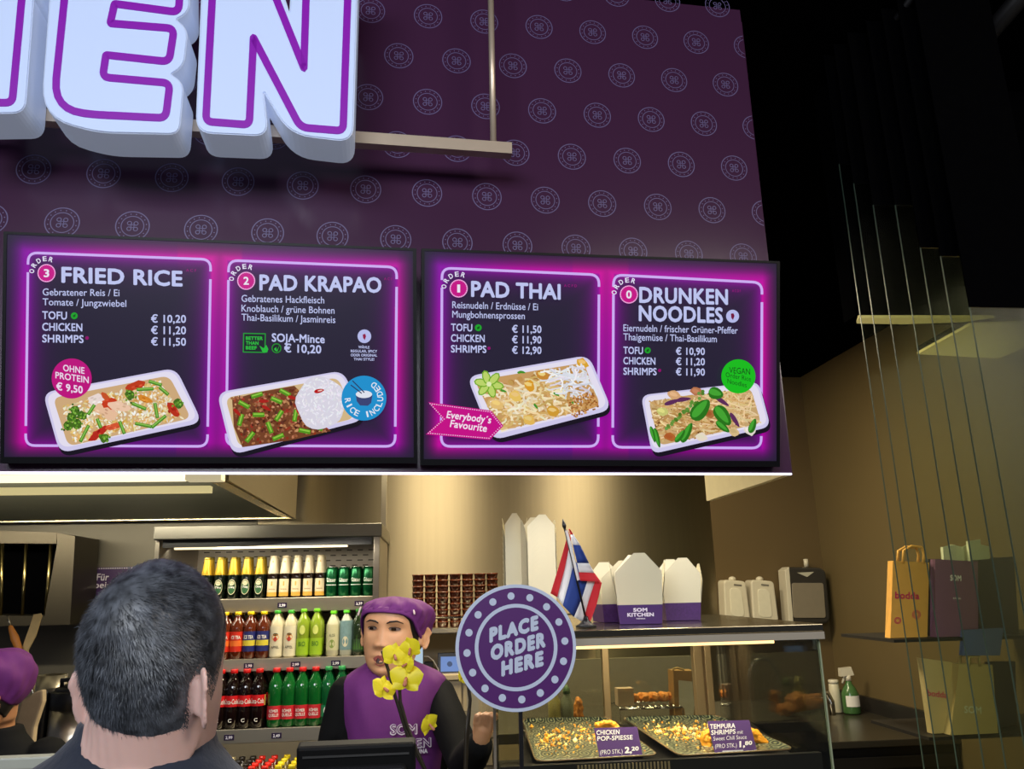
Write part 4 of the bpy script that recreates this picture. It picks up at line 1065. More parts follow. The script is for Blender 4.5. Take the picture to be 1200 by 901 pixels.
# brown sauce cups in stacks
m_cup = M('brown_cup', (78, 30, 14), .14, noise=.08, coat=.5); m_cupr = M('clear_lid', (104, 50, 28), .2, noise=0, coat=.2)
cup = thing('sauce_cup', 'cup', 'cup')
MB().lathe([(0, 0), (.0245, 0), (.0268, .021), (.0275, .022)], n=16).build('cup_body', m_cup, cup)
MB().lathe([(.0280, .0215), (.0287, .0235), (.0280, .0255), (.021, .0262), (0, .0262)], n=16).build('lid', m_cupr, cup)
zz = zs+.001
first = True
for k in range(7):
    X = P(489.5+k*14.7, 734, CY+.07)[0]
    n = 9 if k < 6 else 9
    for j in range(n):
        o = cup if first else copy_tree(cup)
        first = False
        o.location = (X, CY+.07+.004*sin(k*3+j), zz+j*.0266)
        o['label'] = 'brown lidded sauce cup, %s from the bottom of the %s stack from the left' % (ORD[j], ORD[k]); o['group'] = 'stacked sauce cups on the rear ledge'

# ================================================================== counter and hot food display case
KY = 1.9
kL, kR = P(580, 800, KY)[0], P(955, 738, KY)[0]
kT = P(760, 742, KY)[2]; kTt = kT+.012
kB = P(760, 905, KY)[2]
KD = 2.62
m_ctr = M('aubergine_counter_front', (60, 32, 78), .4, noise=.04)
m_stone = M('dark_worktop', (40, 38, 36), .35, noise=.15)
ct = thing('counter', 'serving counter running below the food display case', 'counter', (0, 1.9, 0))
MB().box((-2.4, 1.5, .08), (kR, 2.02, 1.02)).build('cabinet', m_ctr, ct, bevel=.003)
MB().box((-2.4, 1.47, 1.02), (kR+.01, 2.03, 1.06)).box((kL, 2.031, 1.02), (kR+.01, KD, 1.06)).build('worktop', m_stone, ct, bevel=.004)
MB().box((kL+.02, 2.02, .08), (kR-.01, KD-.02, 1.02)).build('rear_cabinet', m_ctr, ct)
m_caseg = glass('case_glass', (246, 247, 240), .9, .02)
m_casefr = M('case_steel', (176, 150, 112), .4, .55, noise=.04); m_casedk = M('case_black', (24, 22, 20), .4, noise=.1)
cs = thing('food_display_case', 'glass food display case with steel top on the counter', 'display case', ((kL+kR)/2, (KY+KD)/2, 1.0615))
MB().box((kL-.012, KY-.03, kT-.005), (kR+.008, KD, kTt)).build('steel_top', steel('case_top_steel', (150, 142, 120), .18, .2), cs, bevel=.002)
MB().box((kL-.012, KY-.034, kT-.022), (kR+.006, KY-.018, kT-.0055)).build('front_trim', M('case_trim', (196, 186, 168), .35, .5, noise=.03), cs)
MB().box((kL+.02, KY-.012, kT-.03), (kR-.11, KY+.012, kT-.0235)).build('case_lamp', M('case_lamp_white', (255, 226, 176), emit=1.1, noise=0), cs)
MB().box((kL, KY-.012, 1.11), (kR, KY-.006, kT-.023)).build('front_glass', m_caseg, cs)
MB().box((kR-.006, KY-.005, 1.11), (kR, KD-.02, kT-.006)).build('side_glass', m_caseg, cs)
MB().box((kL, KY-.005, 1.11), (kL+.006, KD-.02, kT-.006)).build('side_glass', m_caseg, cs)
m_eg = M('case_glass_edge', (150, 160, 130), .3, noise=0)
MB().box((kR-.0005, KY-.0135, 1.11), (kR+.0025, KY-.005, kT-.006)).build('glass_edge', m_eg, cs)
MB().box((kL-.006, KY-.016, 1.11), (kL, KY-.004, kT-.006)).build('edge_profile', M('grey_profile', (140, 130, 116), .4, .5), cs)
MB().box((kL, KY-.02, 1.062), (kR, KD-.02, 1.11)).build('base', m_casedk, cs)
def post(x0, x1, Y, dy, nm='rear_post'):
    a, b = P(x0, 800, Y)[0], P(x1, 800, Y)[0]
    MB().box((a, Y, 1.11), (b, Y+dy, kT-.006)).build(nm, m_casefr, cs, bevel=.002)
post(707, 715, KD-.06, .02); post(815, 825, KD-.06, .03); post(828, 836, KD-.06, .03)
mb = MB(); mb.box((kL+.01, KD-.055, 1.11), (P(812, 800, KD-.055)[0], KD-.051, kT-.01)); mb.build('rear_sliding_glass', glass('rear_glass', (236, 236, 226), 1.0, .03), cs)
# slotted air grille at the front
gy = KY+.02
ga, gb = P(676, 895, gy), P(786, 891, gy)
gz = ga[2]
mb = MB(); mb.box((kL+.01, gy-.004, 1.11), (kR-.01, gy+.012, gz+.001), 0)
n = 26
for i in range(n):
    x = ga[0]+(gb[0]-ga[0])*i/n; mb.box((x, gy-.0065, gz-.028), (x+(gb[0]-ga[0])/n*.5, gy-.0045, gz-.002), 1)
mb.build('air_grille', [m_casedk, M('grille_slat', (170, 150, 116), .4, .5, noise=0)], cs)
mb = MB(); mb.slab([P(x, y, Y) for x, y, Y in ((608, 903, gy+.014), (940, 893, gy+.014), (880, 846, 2.36), (612, 850, 2.36))], (0, 0, -.012)); mb.build('sloping_deck', m_casedk, cs)
# trays with the wave pattern
def wave_mat():
    m = bpy.data.materials.new('wave_pattern_plastic'); m.use_nodes = True; nt = m.node_tree; b = nt.nodes['Principled BSDF']; b.inputs['Roughness'].default_value = .28
    uv = nt.nodes.new('ShaderNodeUVMap'); 
    cur = None
    mp = nt.nodes.new('ShaderNodeMapping'); mp.inputs['Scale'].default_value = (7.5, 7.5, 7.5); nt.links.new(uv.outputs[0], mp.inputs[0])
    vo = nt.nodes.new('ShaderNodeTexVoronoi'); vo.voronoi_dimensions = '2D'; vo.inputs['Scale'].default_value = 1.0; vo.inputs['Randomness'].default_value = .25
    nt.links.new(mp.outputs[0], vo.inputs['Vector'])
    ml = nt.nodes.new('ShaderNodeMath'); ml.operation = 'MULTIPLY'; ml.inputs[1].default_value = 24; nt.links.new(vo.outputs['Distance'], ml.inputs[0])
    sn = nt.nodes.new('ShaderNodeMath'); sn.operation = 'SINE'; nt.links.new(ml.outputs[0], sn.inputs[0])
    nz = nt.nodes.new('ShaderNodeTexNoise'); nz.inputs['Scale'].default_value = 9; nt.links.new(mp.outputs[0], nz.inputs['Vector'])
    ad = nt.nodes.new('ShaderNodeMath'); ad.operation = 'ADD'; nt.links.new(sn.outputs[0], ad.inputs[0]); nt.links.new(nz.outputs['Fac'], ad.inputs[1])
    cr = nt.nodes.new('ShaderNodeValToRGB'); cr.color_ramp.elements[0].position = .6; cr.color_ramp.elements[1].position = 1.0
    cr.color_ramp.elements[0].color = rgb(10, 28, 28); cr.color_ramp.elements[1].color = rgb(140, 140, 110)
    nt.links.new(ad.outputs[0], cr.inputs[0]); nt.links.new(cr.outputs[0], b.inputs['Base Color'])
    return m
m_wave = wave_mat()
def tray(px, label):
    bl, br, fr_, fl = [P(*q) for q in px]
    t = thing('serving_tray', label, 'tray', (bl+br+fr_+fl)/4, 'wave-patterned serving trays')
    def m2(u, v): return bl*(1-u)*(1-v)+br*u*(1-v)+fr_*u*v+fl*(1-u)*v
    nr = unit(np.cross(br-bl, fl-bl)); nr = nr if nr[2] > 0 else -nr
    n = 16; vs, uv = [], []
    loop = rrect([(0, 0), (1, 0), (1, 1), (0, 1)], .09, 5)
    def lift(u, v): 
        d = min(u, 1-u, v, 1-v); return .008*max(0, 1-d/.09)**2
    me = bpy.data.meshes.new('tray'); vs, fs = [], []
    c = (.5, .5)
    rings = [1, .97, .93, .88, .8, .6, .3]
    for r in rings:
        for (u, v) in loop:
            u2, v2 = .5+(u-.5)*r, .5+(v-.5)*r; vs.append(m2(u2, v2)+nr*lift(u2, v2)); uv.append((u2*1.25, v2))
    k = len(loop); vs.append(m2(.5, .5)); uv.append((.625, .5))
    for i in range(len(rings)-1): fs += [(i*k+j, i*k+(j+1) % k, (i+1)*k+(j+1) % k, (i+1)*k+j) for j in range(k)]
    fs += [((len(rings)-1)*k+j, (len(rings)-1)*k+(j+1) % k, len(vs)-1) for j in range(k)]
    mb = MB().add(vs, fs, 0, None, True); o = mb.build('tray_surface', m_wave, t, fix=True)
    ul = o.data.uv_layers.new(name='UVMap')
    for lp in o.data.loops: ul.data[lp.index].uv = uv[lp.vertex_index]
    sm = o.modifiers.new('thick', 'SOLIDIFY'); sm.thickness = .003; sm.offset = -1
    mb = MB(); pts = [m2(u, v)+nr*.0085 for u, v in loop]; mb.tube(pts+pts[:1], .0018, 6); mb.build('tray_rim', M('tray_rim_brown', (120, 96, 66), .4), t)
    return m2, nr
m2a, nra = tray([(611, 846, 2.3), (711, 844, 2.3), (772, 889, 1.945), (628, 897, 1.945)], 'left wave-patterned serving tray scattered with fried crumbs')
m2b, nrb = tray([(728, 844, 2.3), (842, 842, 2.3), (932, 882, 1.945), (796, 890, 1.945)], 'right wave-patterned serving tray behind the tempura card')
m_crumb = vcol('fried_batter_crumbs', .7)
for m2_, nr_, nm, spots in ((m2a, nra, 'left', ((.1, .62, .12), (.35, .5, .2), (.62, .42, .2), (.5, .5, .45))), (m2b, nrb, 'right', ((.25, .45, .15), (.4, .4, .2), (.55, .45, .18), (.45, .5, .42)))):
    mb = MB()
    for k in range(460):
        cu, cv, s_ = random.choice(spots); u, v = random.gauss(cu, s_), random.gauss(cv, s_*.8)
        if not (.05 < u < .95 and .07 < v < .93): continue
        r = random.uniform(.0012, .0026) if random.random() < .8 else random.uniform(.003, .0055)
        col = jit(random.choice([(226, 166, 60), (240, 200, 110), (232, 150, 40), (236, 214, 150)]), 20)
        c = m2_(u, v)+nr_*(r*1.7+.0012)
        vs = [c+np.array(d)*r*random.uniform(.7, 1.3) for d in ((1, 0, 0), (-1, 0, 0), (0, 1, 0), (0, -1, 0), (0, 0, 1), (0, 0, -1))]
        mb.add(vs, [(0, 2, 4), (2, 1, 4), (1, 3, 4), (3, 0, 4), (2, 0, 5), (1, 2, 5), (3, 1, 5), (0, 3, 5)], 0, col)
    o = mb.build('fried_crumbs', m_crumb); tag(o, 'golden fried crumbs scattered over the %s serving tray' % nm, 'crumbs', kind='stuff')
# price cards
m_card = M('card_purple', (72, 34, 108), .45, noise=0); m_cardw = M('card_print', (236, 230, 240), .5, noise=0)
def card(q, Ys, texts, label, holder):
    Yt, Yb = Ys
    c3 = [P(*q[0], Yt), P(*q[1], Yt), P(*q[2], Yb), P(*q[3], Yb)]
    n = np.cross(c3[1]-c3[0], c3[3]-c3[0]); n = n if n[1] < 0 else -n
    pl = Plane((c3[0]+c3[2])/2, n)
    c3 = [pl.at(*p) for p in q]
    t = thing('price_card', label, 'price card', (c3[2]+c3[3])/2, 'price cards in the display case')
    mb = MB(); mb.slab(c3, -pl.n*.002); mb.build('card', m_card, t)
    mb = MB()
    for s, p0, p1, h, bold in texts: text_on(mb, pl, s, p0, p1, h, .0006, bold=bold)
    mb.build('lettering', m_cardw, t)
    mb = MB(); mb.slab([pl.at(*p, .004) for p in holder], -pl.n*.012); mb.build('holder', M('clear_holder', (176, 176, 190), .2, noise=0), t)
card([(696, 853), (746.5, 851.5), (753.7, 888), (703, 889.8)], (1.99, 1.96), [('CHICKEN', (699, 861), (726, 860), 5.2, .02), ('POP-SPIESSE', (700, 868), (741.5, 866.2), 5.2, .02), ('(PRO STK.)', (703.3, 884), (729.6, 882.6), 5, -.004), ('2,', (732, 882.2), (740.5, 881.8), 7, .05), ('20', (740, 879.5), (748.5, 879), 4.6, .04)],
     'purple price card reading CHICKEN POP-SPIESSE on the left tray', [(717, 886), (742, 885.2), (742, 888.2), (717, 889)])
card([(829, 845), (878, 843.6), (887, 880), (838, 883)], (1.99, 1.96), [('TEMPURA', (832, 854), (861.6, 852.7), 5.4, .02), ('SHRIMPS', (833.5, 861), (862, 859.5), 5.4, .02), ('mit', (864, 860), (870.7, 859.4), 4.4, -.006), ('Sweet Chili Sauce', (836, 867.8), (875, 865.6), 4.6, -.006), ('(PRO STK.)', (838, 876.8), (863.5, 875.4), 4.8, -.004), ('1,', (866.5, 875.3), (873, 874.7), 7, .05), ('80', (873, 873), (881.4, 872.3), 4.6, .04)],
     'purple price card reading TEMPURA SHRIMPS on the right tray', [(847, 879.5), (871, 878.5), (871, 881.5), (847, 882.5)])
# fried food
m_fry = M('golden_batter', (238, 150, 24), .55, noise=.35, scale=90, bump=.8); m_fry2 = M('brown_batter', (224, 146, 66), .6, noise=.35, scale=60, bump=.8)
def lump(name, label, cat, pts, rad, mat, group=None, k=1.0):
    mb = MB(); mb.capsule(pts, rad, 14)
    o = mb.build(name, mat, None, subsurf=3)
    tx = bpy.data.textures.get('batter') or bpy.data.textures.new('batter', 'CLOUDS'); tx.noise_scale = .016
    d = o.modifiers.new('crust', 'DISPLACE'); d.texture = tx; d.strength = .016*k; d.mid_level = .5
    tag(o, label, cat, group); return o
def up_(p, dz): return np.array(p)+np.array([0, 0, dz])
for pts, rr, lb in (([(829, 875), (826, 868), (828, 860), (833, 855)], [.012, .014, .012, .006], 'golden battered shrimp at the left edge of the tempura card'),
                ([(878, 858), (888, 863), (894, 869), (899, 871)], [.012, .014, .012, .006], 'golden battered shrimp at the right edge of the tempura card')):
    lump('tempura_shrimp', lb, 'shrimp', [up_(P(x, y, 2.035), .0) for x, y in pts], rr, m_fry, 'tempura shrimps')
lump('chicken_skewer', 'orange fried chicken piece behind the chicken price card', 'food', [P(x, y, 2.03) for x, y in ((702, 851), (711, 849.5), (722, 852))], [.009, .014, .008], m_fry)
# rear prep table behind the case with fried pieces, bag and bottles
RY = 2.95
rz_ = P(760, 846, RY+.1)[2]
rt_ = thing('prep_table', 'dark prep table behind the display case', 'table', ((kL+kR)/2, RY+.3, 0))
MB().box((kL-.02, RY-.02, rz_-.035), (P(970, 850, RY)[0], RY+.55, rz_)).build('table_top', M('prep_steel', (96, 90, 78), .35, .5), rt_, bevel=.003)
for sx in (kL+.05, P(950, 850, RY)[0]):
    for sy in (RY+.03, RY+.5): MB().box((sx-.02, sy-.02, 0), (sx+.02, sy+.02, rz_-.035)).build('leg', m_steel_dk, rt_)
MB().box((kL, RY+.53, rz_), (P(835, 800, RY+.53)[0], RY+.55, P(760, 770, RY+.53)[2])).build('splash_back', M('splash_steel', (150, 142, 122), .4, .3), rt_)
# rack holding the skewers
rk = thing('wire_rack', 'wire rack holding fried pieces behind the display case', 'rack', P(760, 846, RY+.12)*np.array([1, 1, 0])+np.array([0, 0, rz_+.001]))
zr = P(760, 827, RY+.1)[2]
xa_, xb_ = P(722, 827, RY+.1)[0], P(794, 827, RY+.1)[0]
mb = MB()
for y in (RY+.04, RY+.2): mb.tube([(xa_, y, rz_+.003), (xa_, y, zr), (xb_, y, zr), (xb_, y, rz_+.003)], .003, 6)
mb.build('frame', m_chrome, rk)
mb = MB()
for i in range(11): x = xa_+.005+(xb_-xa_-.01)*i/10; mb.tube([(x, RY+.04, zr+.003), (x, RY+.2, zr+.003)], .0018, 5)
mb.build('wires', m_chrome, rk)
for i, (x, w) in enumerate(((742, .019), (754, .021), (766, .021), (777, .02), (788, .018))):
    c = P(x, 820, RY+.11); c[2] = zr+.0285
    lump('fried_nugget', 'brown fried piece, %s from the left on the wire rack' % ORD[i], 'food', [c+np.array([-.004, .02, 0]), c+np.array([.004, -.02, .003])], [w*.8, w*.75], m_fry2, 'fried pieces on the wire rack', .8)
c = P(732, 816, RY+.1); mb = MB(); mb.box((c[0]-.03, c[1]-.02, zr+.006), (c[0]+.03, c[1]+.03, P(732, 806, RY+.1)[2]), 0)
tag(mb.build('carton', M('white_pink_carton', (206, 180, 156), .5)), 'small pale carton on the wire rack left of fried pieces', 'carton')
BYK = RY+.06
kb = thing('paper_bag', 'kraft paper bag with a white receipt inside the view of the display case', 'bag', P(803, 846, BYK)*np.array([1, 1, 0])+np.array([0, 0, rz_+.001]))
q = [P(x, y, BYK) for x, y in ((789, 786), (814, 786), (816, 842), (791, 842))]
for p in q[2:]: p[2] = rz_+.001
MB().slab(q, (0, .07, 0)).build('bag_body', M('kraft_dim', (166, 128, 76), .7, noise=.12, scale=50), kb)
h = [P(x, y, BYK+.005) for x, y in ((790, 788), (788.5, 784), (793, 782.5), (801, 784.5), (803.5, 792))]
MB().tube(h, .004, 8).build('bag_handle', M('kraft_handle', (176, 146, 92), .7), kb)
MB().slab([P(x, y, BYK-.002) for x, y in ((795, 797), (815, 799), (813, 838), (803, 838), (802, 830), (796, 826))], (0, .0015, 0)).build('receipt', M('receipt_paper', (214, 208, 184), .6), kb)
for x, lb, cc, bc_ in ((650, 'pale yellow sauce bottle seen through the display case, left one', (200, 196, 120), (186, 176, 112)), (665, 'grey-green sauce bottle seen through the display case, right one', (90, 120, 80), (140, 146, 126))):
    t = thing('sauce_bottle', lb, 'bottle', P(x, 846, RY+.1)*np.array([1, 1, 0])+np.array([0, 0, rz_+.001]), 'sauce bottles')
    hb = P(x, 812, RY+.1)[2]-rz_; X, Yb_ = P(x, 840, RY+.1)[:2]
    MB().lathe([(0, 0), (.021, 0), (.023, .004), (.023, hb*.75), (.013, hb*.9), (.012, hb)], (X, Yb_, rz_+.001), 16).build('bottle_body', M('sauce_%d' % bc_[0], bc_, .3), t)
    MB().lathe([(.014, hb*.98), (.014, hb*1.08), (.004, hb*1.25), (0, hb*1.25)], (X, Yb_, rz_+.001), 12).build('nozzle', M('nozzle_%d' % cc[0], cc, .4), t)
c = P(677, 826, RY+.12); c[2] = rz_+.03
lump('fried_piece', 'orange fried piece standing right of the sauce bottles', 'food', [c, c+np.array([.004, 0, .05])], [.022, .012], m_fry2)
for i, (x, y, r) in enumerate(((922, 857, .026), (934, 853, .03), (946, 857, .03), (957, 851, .03), (938, 862, .027), (955, 862, .026), (928, 863, .022))):
    c = P(x, y, RY+.03+.055*(i % 3)); c[2] = max(c[2], rz_+r*.8+.014+(.02 if i in (1, 3) else 0))
    lump('fried_chicken', 'brown fried chicken piece, %s of the heap behind right end of case' % ORD[i], 'food', [c+np.array([-.014, -.006, 0]), c+np.array([.014, .008, .008])], [r*.8, r*.68], m_fry2, 'fried chicken heap', 1.3)
# dark plate under the chicken
# ================================================================== things on the case top
area('case_light', ((kL+kR)/2, KY+.1, kT-.035), ((kL+kR)/2, KY+.28, 1.1), kR-kL-.12, .03, 4.5, (1.0, .88, .66))
m_box = M('white_carton', (216, 208, 178), .55, noise=.02); m_boxin = m_box
m_boxp = M('carton_purple', (66, 26, 100), .5, noise=.05); m_boxpp = M('carton_pattern', (70, 36, 96), .5, noise=.4, scale=160)
def noodle_box(w, d, hb, hf, flare, mats, nm='noodle_box', letter=None):
    """open folding box: tapered base and four pointed flaps, origin at the base centre"""
    t = thing(nm, 'box', 'box')
    k = 1+flare*hb/w
    b = [np.array(p) for p in ((-w/2, -d/2, 0), (w/2, -d/2, 0), (w/2, d/2, 0), (-w/2, d/2, 0))]
    m = [np.array((p[0]*k, p[1]*k, hb)) for p in b]
    mb = MB(); mb.add(b+m, [(0, 1, 5, 4), (1, 2, 6, 5), (2, 3, 7, 6), (3, 0, 4, 7), (0, 3, 2, 1)], 0)
    o = mb.build('base', mats[0], t); s = o.modifiers.new('card', 'SOLIDIFY'); s.thickness = .0004; s.offset = -1
    for i in range(4):
        a, c = m[i], m[(i+1) % 4]; out = unit(np.cross(c-a, (0, 0, 1)))
        up = np.array([0, 0, 1.0])*.985+out*.16
        L = c-a; short = 1.0 if i % 2 == 0 else .86
        pts = [a, c, c+up*hf*.62*short+L*.03, c-L*.33+up*hf*short, c-L*.58+up*hf*short, a-L*.03+up*hf*.60*short]
        mb = MB(); mb.poly(pts); o = mb.build('flap', mats[1], t); s = o.modifiers.new('card', 'SOLIDIFY'); s.thickness = .0004; s.offset = -1
    if letter:
        mb = MB(); kk = lambda z: (1+flare*z/w)
        for s_, x0, x1, z, h in letter:
            y = -d/2*kk(z)-.0012; y2 = -d/2*kk(z+h)-.0012
            put_text(mb, s_, (x0, y, z), (x1, y, z), (0, y2-y, h), bold=.05)
        mb.build('lettering', M('carton_print', (232, 222, 240), .5, noise=0), t)
    return t
ZK = kTt+.0012
def put_box(o, px, py, Y, rz, label, group, dz=0.0):
    p = PZ(px, py, ZK) if Y is None else P(px, py, Y)
    o.location = (p[0], p[1], ZK+dz); o.rotation_euler = (0, 0, rz); o['label'] = label; o['group'] = group
U = 1/F_PX*2.15
bx = noodle_box(.108, .09, .048, .125, .16, (m_boxp, m_box), letter=[('SOM', -.018, .018, .031, .009), ('KITCHEN', -.034, .034, .019, .009), ('VIENNA', -.012, .012, .012, .003)])
put_box(bx, 750, 725, 2.12, radians(-12), 'purple and white noodle box with SOM KITCHEN lettering, largest on the case', 'noodle boxes on the display case')
bx2 = noodle_box(.105, .09, .048, .118, .16, (m_boxpp, m_box))
put_box(bx2, 722, 722, 2.26, radians(8), 'purple and white noodle box, leftmost, behind the lettered box', 'noodle boxes on the display case')
bx3 = copy_tree(bx2); put_box(bx3, 797, 722, 2.25, radians(-4), 'purple patterned noodle box at the right of the lettered box', 'noodle boxes on the display case')
bx3.scale = (.9, .9, .98)
for nest, (src, nm) in enumerate(((bx, 'lettered box'), (bx3, 'right patterned box'))):
    o = copy_tree(src); o.location = Vector(src.location)+Vector((0, 0, .010)); o.scale = Vector(src.scale)*.985
    for ch in list(o.children):
        if ch.name.startswith('lettering'): bpy.data.objects.remove(ch)
    o['label'] = 'white noodle box nested inside the %s on the case' % nm
# tall stacks of nested white boxes
def stack(px0, px1, top, base, Y, rz, n, which):
    p0, p1 = P(px0, base, Y), P(px1, base, Y); w = (p1[0]-p0[0])*.96
    H = P((px0+px1)/2, top, Y)[2]-ZK
    hf = .085; hb = .05; step = (H-hf-hb)/(n-1)
    pr = noodle_box(w*.9, w*.8, hb, hf, .10, (m_box, m_box), 'takeout_box')
    for i in range(n):
        o = pr if i == 0 else copy_tree(pr)
        o.location = ((p0[0]+p1[0])/2, Y, ZK+i*step); o.rotation_euler = (0, 0, rz)
        o['label'] = 'white takeout box, %s from the bottom of the %s tall stack' % (ORD[i], which); o['group'] = 'tall stacks of white takeout boxes'
stack(617, 651, 604, 737, 2.3, radians(4), 12, 'right'); stack(595, 617, 602, 737, 2.42, radians(-10), 11, 'left')
# flag
FYd = 2.0
fl = thing('table_flag', 'small red, white and blue striped flag on a black stand', 'flag', PZ(687, 734, ZK))
fb = PZ(687, 735, ZK); FYd = fb[1]
MB().lathe([(.0, 0), (.026, 0), (.026, .004), (.017, .008), (.007, .018), (.005, .026)], fb, 20).build('base', m_blackpl, fl)
ft = P(662, 620, FYd); MB().tube([fb+np.array([0, 0, .02]), ft], .0026, 8).build('pole', m_blackpl, fl)
dr = unit(ft-fb); mb = MB(); mb.tube([ft, ft+dr*.008, ft+dr*.012, ft+dr*.026], [.003, .0055, .005, .0006], 8); mb.build('finial', m_blackpl, fl)
m_flag = vcol('flag_cloth', .75)
CR, CW, CB = (206, 34, 44), (228, 226, 226), (34, 62, 140)
def fp(q): return (520+q[0]/2.897, 590+q[1]/2.897)
mb = MB()
def cloth(lines, cols, y0, amp, ph):
    for i in range(len(lines)-1):
        A, B = [fp(p) for p in lines[i]], [fp(p) for p in lines[i+1]]
        n = 10; 
        def ev(L, t):
            t *= len(L)-1; k = min(int(t), len(L)-2); f = t-k; return np.array(L[k])*(1-f)+np.array(L[k+1])*f
        sub = 3; vs = []
        for b in range(sub+1):
            for j in range(n+1):
                t = j/n; p = ev(A, t)*(1-b/sub)+ev(B, t)*b/sub
                s_ = i+b/sub; Y = FYd+y0+amp*t*sin(s_*1.9+ph)+.006*sin(t*3)
                vs.append(P(p[0], p[1], Y))
        mb.add(vs, [(b*(n+1)+j, b*(n+1)+j+1, (b+1)*(n+1)+j+1, (b+1)*(n+1)+j) for b in range(sub) for j in range(n)], 0, cols[i], True)
cloth([[(424, 95), (395, 200), (363, 305)], [(432, 120), (410, 225), (385, 318)], [(444, 190), (425, 270), (404, 345)], [(489, 258), (468, 325), (442, 385)], [(514, 262), (492, 330), (472, 402)], [(537, 268), (520, 340), (494, 410)]], [CR, CW, CB, CW, CR], .004, .012, .5)
cloth([[(424, 86), (428, 86)], [(430, 106), (440, 104)], [(438, 140), (464, 142)], [(453, 202), (493, 202)], [(459, 233), (512, 236)], [(463, 262), (534, 266)]], [CR, CW, CB, CW, CR], -.012, .008, .2)
o = mb.build('cloth', m_flag, fl, fix=False); s = o.modifiers.new('cloth', 'SOLIDIFY'); s.thickness = .0006
mb = MB(); mb.slab([P(*fp(p), FYd-.006) for p in ((413, 92), (421, 90), (462, 258), (454, 262))], (0, .008, 0)); mb.build('sleeve', M('flag_sleeve', (228, 224, 220), .7), fl)
# PLACE ORDER HERE sign
OP = Plane((0, 1.7, 0), (0, -1, 0))
oc = OP.at(605, 758); Rr = abs(OP.at(676, 758)[0]-OP.at(534.5, 758)[0])/2
osn = thing('order_sign', 'round purple sign reading PLACE ORDER HERE with white dotted border', 'sign', np.array([oc[0], 1.7, 1.062]))
m_sw = M('sign_pale_print', (190, 200, 222), .45, noise=0); m_sp = M('sign_purple', (80, 28, 102), .4, noise=0)
def disc(r0, r1, y, mi, n=64):
    mb_ = MB(); vs = []
    for j in range(n):
        q = 2*pi*j/n
        for r in (r0, r1): vs.append((oc[0]+r*cos(q), y, oc[2]+r*sin(q)))
    return vs, [(2*j, 2*j+1, 2*((j+1) % n)+1, 2*((j+1) % n)) for j in range(n)]
mb = MB(); mb.tube([(oc[0], 1.7, oc[2]), (oc[0], 1.708, oc[2])], Rr, 72, smooth=False); mb.build('disc', m_sw, osn)
mb = MB(); vs, fs = disc(0, Rr*.945, 1.6996, 0); mb.add(vs, fs); mb.build('printed_face', m_sp, osn)
mb = MB(); vs, fs = disc(Rr*.625, Rr*.685, 1.6992, 0); mb.add(vs, fs)
for k in range(16):
    q = 2*pi*(k+.22)/16; c = (oc[0]+Rr*.815*cos(q), oc[2]+Rr*.815*sin(q)); mb.poly([(x, 1.6992, z) for x, z in circ(c, Rr*.06, 18)])
mb.build('border', m_sw, osn)
mb = MB()
for s_, p0, p1, h in (('PLACE', (573.5, 752), (631, 736.5), 16.5), ('ORDER', (575, 773), (639.5, 756.5), 17), ('HERE', (587.5, 791.5), (637, 778.5), 17)): text_on(mb, OP, s_, p0, p1, h, .0009, bold=.075, space=1.1)
mb.build('lettering', m_sw, osn)
xp = OP.at(611, 850)[0]; MB().box((xp-.004, 1.7085, 1.066), (xp+.004, 1.716, oc[2])).build('post', m_blackpl, osn)
MB().box((xp-.035, 1.66, 1.0612), (xp+.06, 1.76, 1.068)).build('foot', m_blackpl, osn)
# soap and towel dispensers on the back wall
m_disp = M('dispenser_white', (214, 206, 186), .3, noise=.03); m_dispg = M('dispenser_grey', (120, 116, 108), .3)
DYb = BY-.11
def drr(q, r): return [P(x, y, DYb) for x, y in rrect(q, r)]
for q, lb in (([(848, 679), (874, 681), (880, 727), (850, 725)], 'white wall soap dispenser, left of the pair'), ([(880, 679), (907, 681), (913, 729), (883, 727)], 'white wall soap dispenser, right of the pair')):
    t = thing('soap_dispenser', lb, 'dispenser', P(q[3][0]+14, q[3][1], BY), 'white soap dispensers')
    MB().slab(drr(q, 5), (0, .105, 0)).build('housing', m_disp, t, bevel=.008)
    c = np.mean(np.array(q), axis=0)
    MB().slab([P(x, y, DYb-.003) for x, y in rrect([(c[0]-8, c[1]-15), (c[0]+6, c[1]-13), (c[0]+10, c[1]+20), (c[0]-6, c[1]+19)], 6)], (0, .004, 0)).build('front_lever', M('lever_cream', (226, 220, 200), .25), t, bevel=.003)
    MB().slab([P(x, y, DYb-.002) for x, y in ((q[0][0]+12, 684), (q[0][0]+21, 685), (q[0][0]+21, 687), (q[0][0]+12, 686))], (0, .003, 0)).build('badge', m_dispg, t)
    MB().ball(P(q[0][0]+10, 678.5, BY-.06), .022, squash=(1, 1, .7)).build('lock', m_disp, t)
t = thing('towel_dispenser', 'grey and black paper towel dispenser on the wall by the corner', 'dispenser', P(948, 735, BY))
MB().slab(drr([(921, 664), (968, 665), (974, 731), (925, 732)], 10), (0, .105, 0)).build('housing', M('smoked_plastic', (48, 46, 44), .15, coat=.5), t, bevel=.012)
MB().slab([P(x, y, DYb-.006) for x, y in rrect([(928, 683), (965, 683), (968, 724), (930, 724)], 3)], (0, .008, 0)).build('window', M('towel_grey', (132, 122, 106), .4), t, bevel=.002)
MB().slab([P(x, y, DYb-.004) for x, y in ((920, 668), (925, 664), (930, 730), (925, 732))], (0, .1, 0)).build('side_trim', m_disp, t, bevel=.003)
MB().slab([P(x, y, DYb-.003) for x, y in ((934, 671), (954, 670), (946, 676))], (0, .004, 0)).build('badge', M('badge_silver', (190, 186, 170), .2), t)
MB().tube([P(945, 664, BY-.05), P(944, 655, BY-.05)], .014, 8).build('key', m_disp, t)
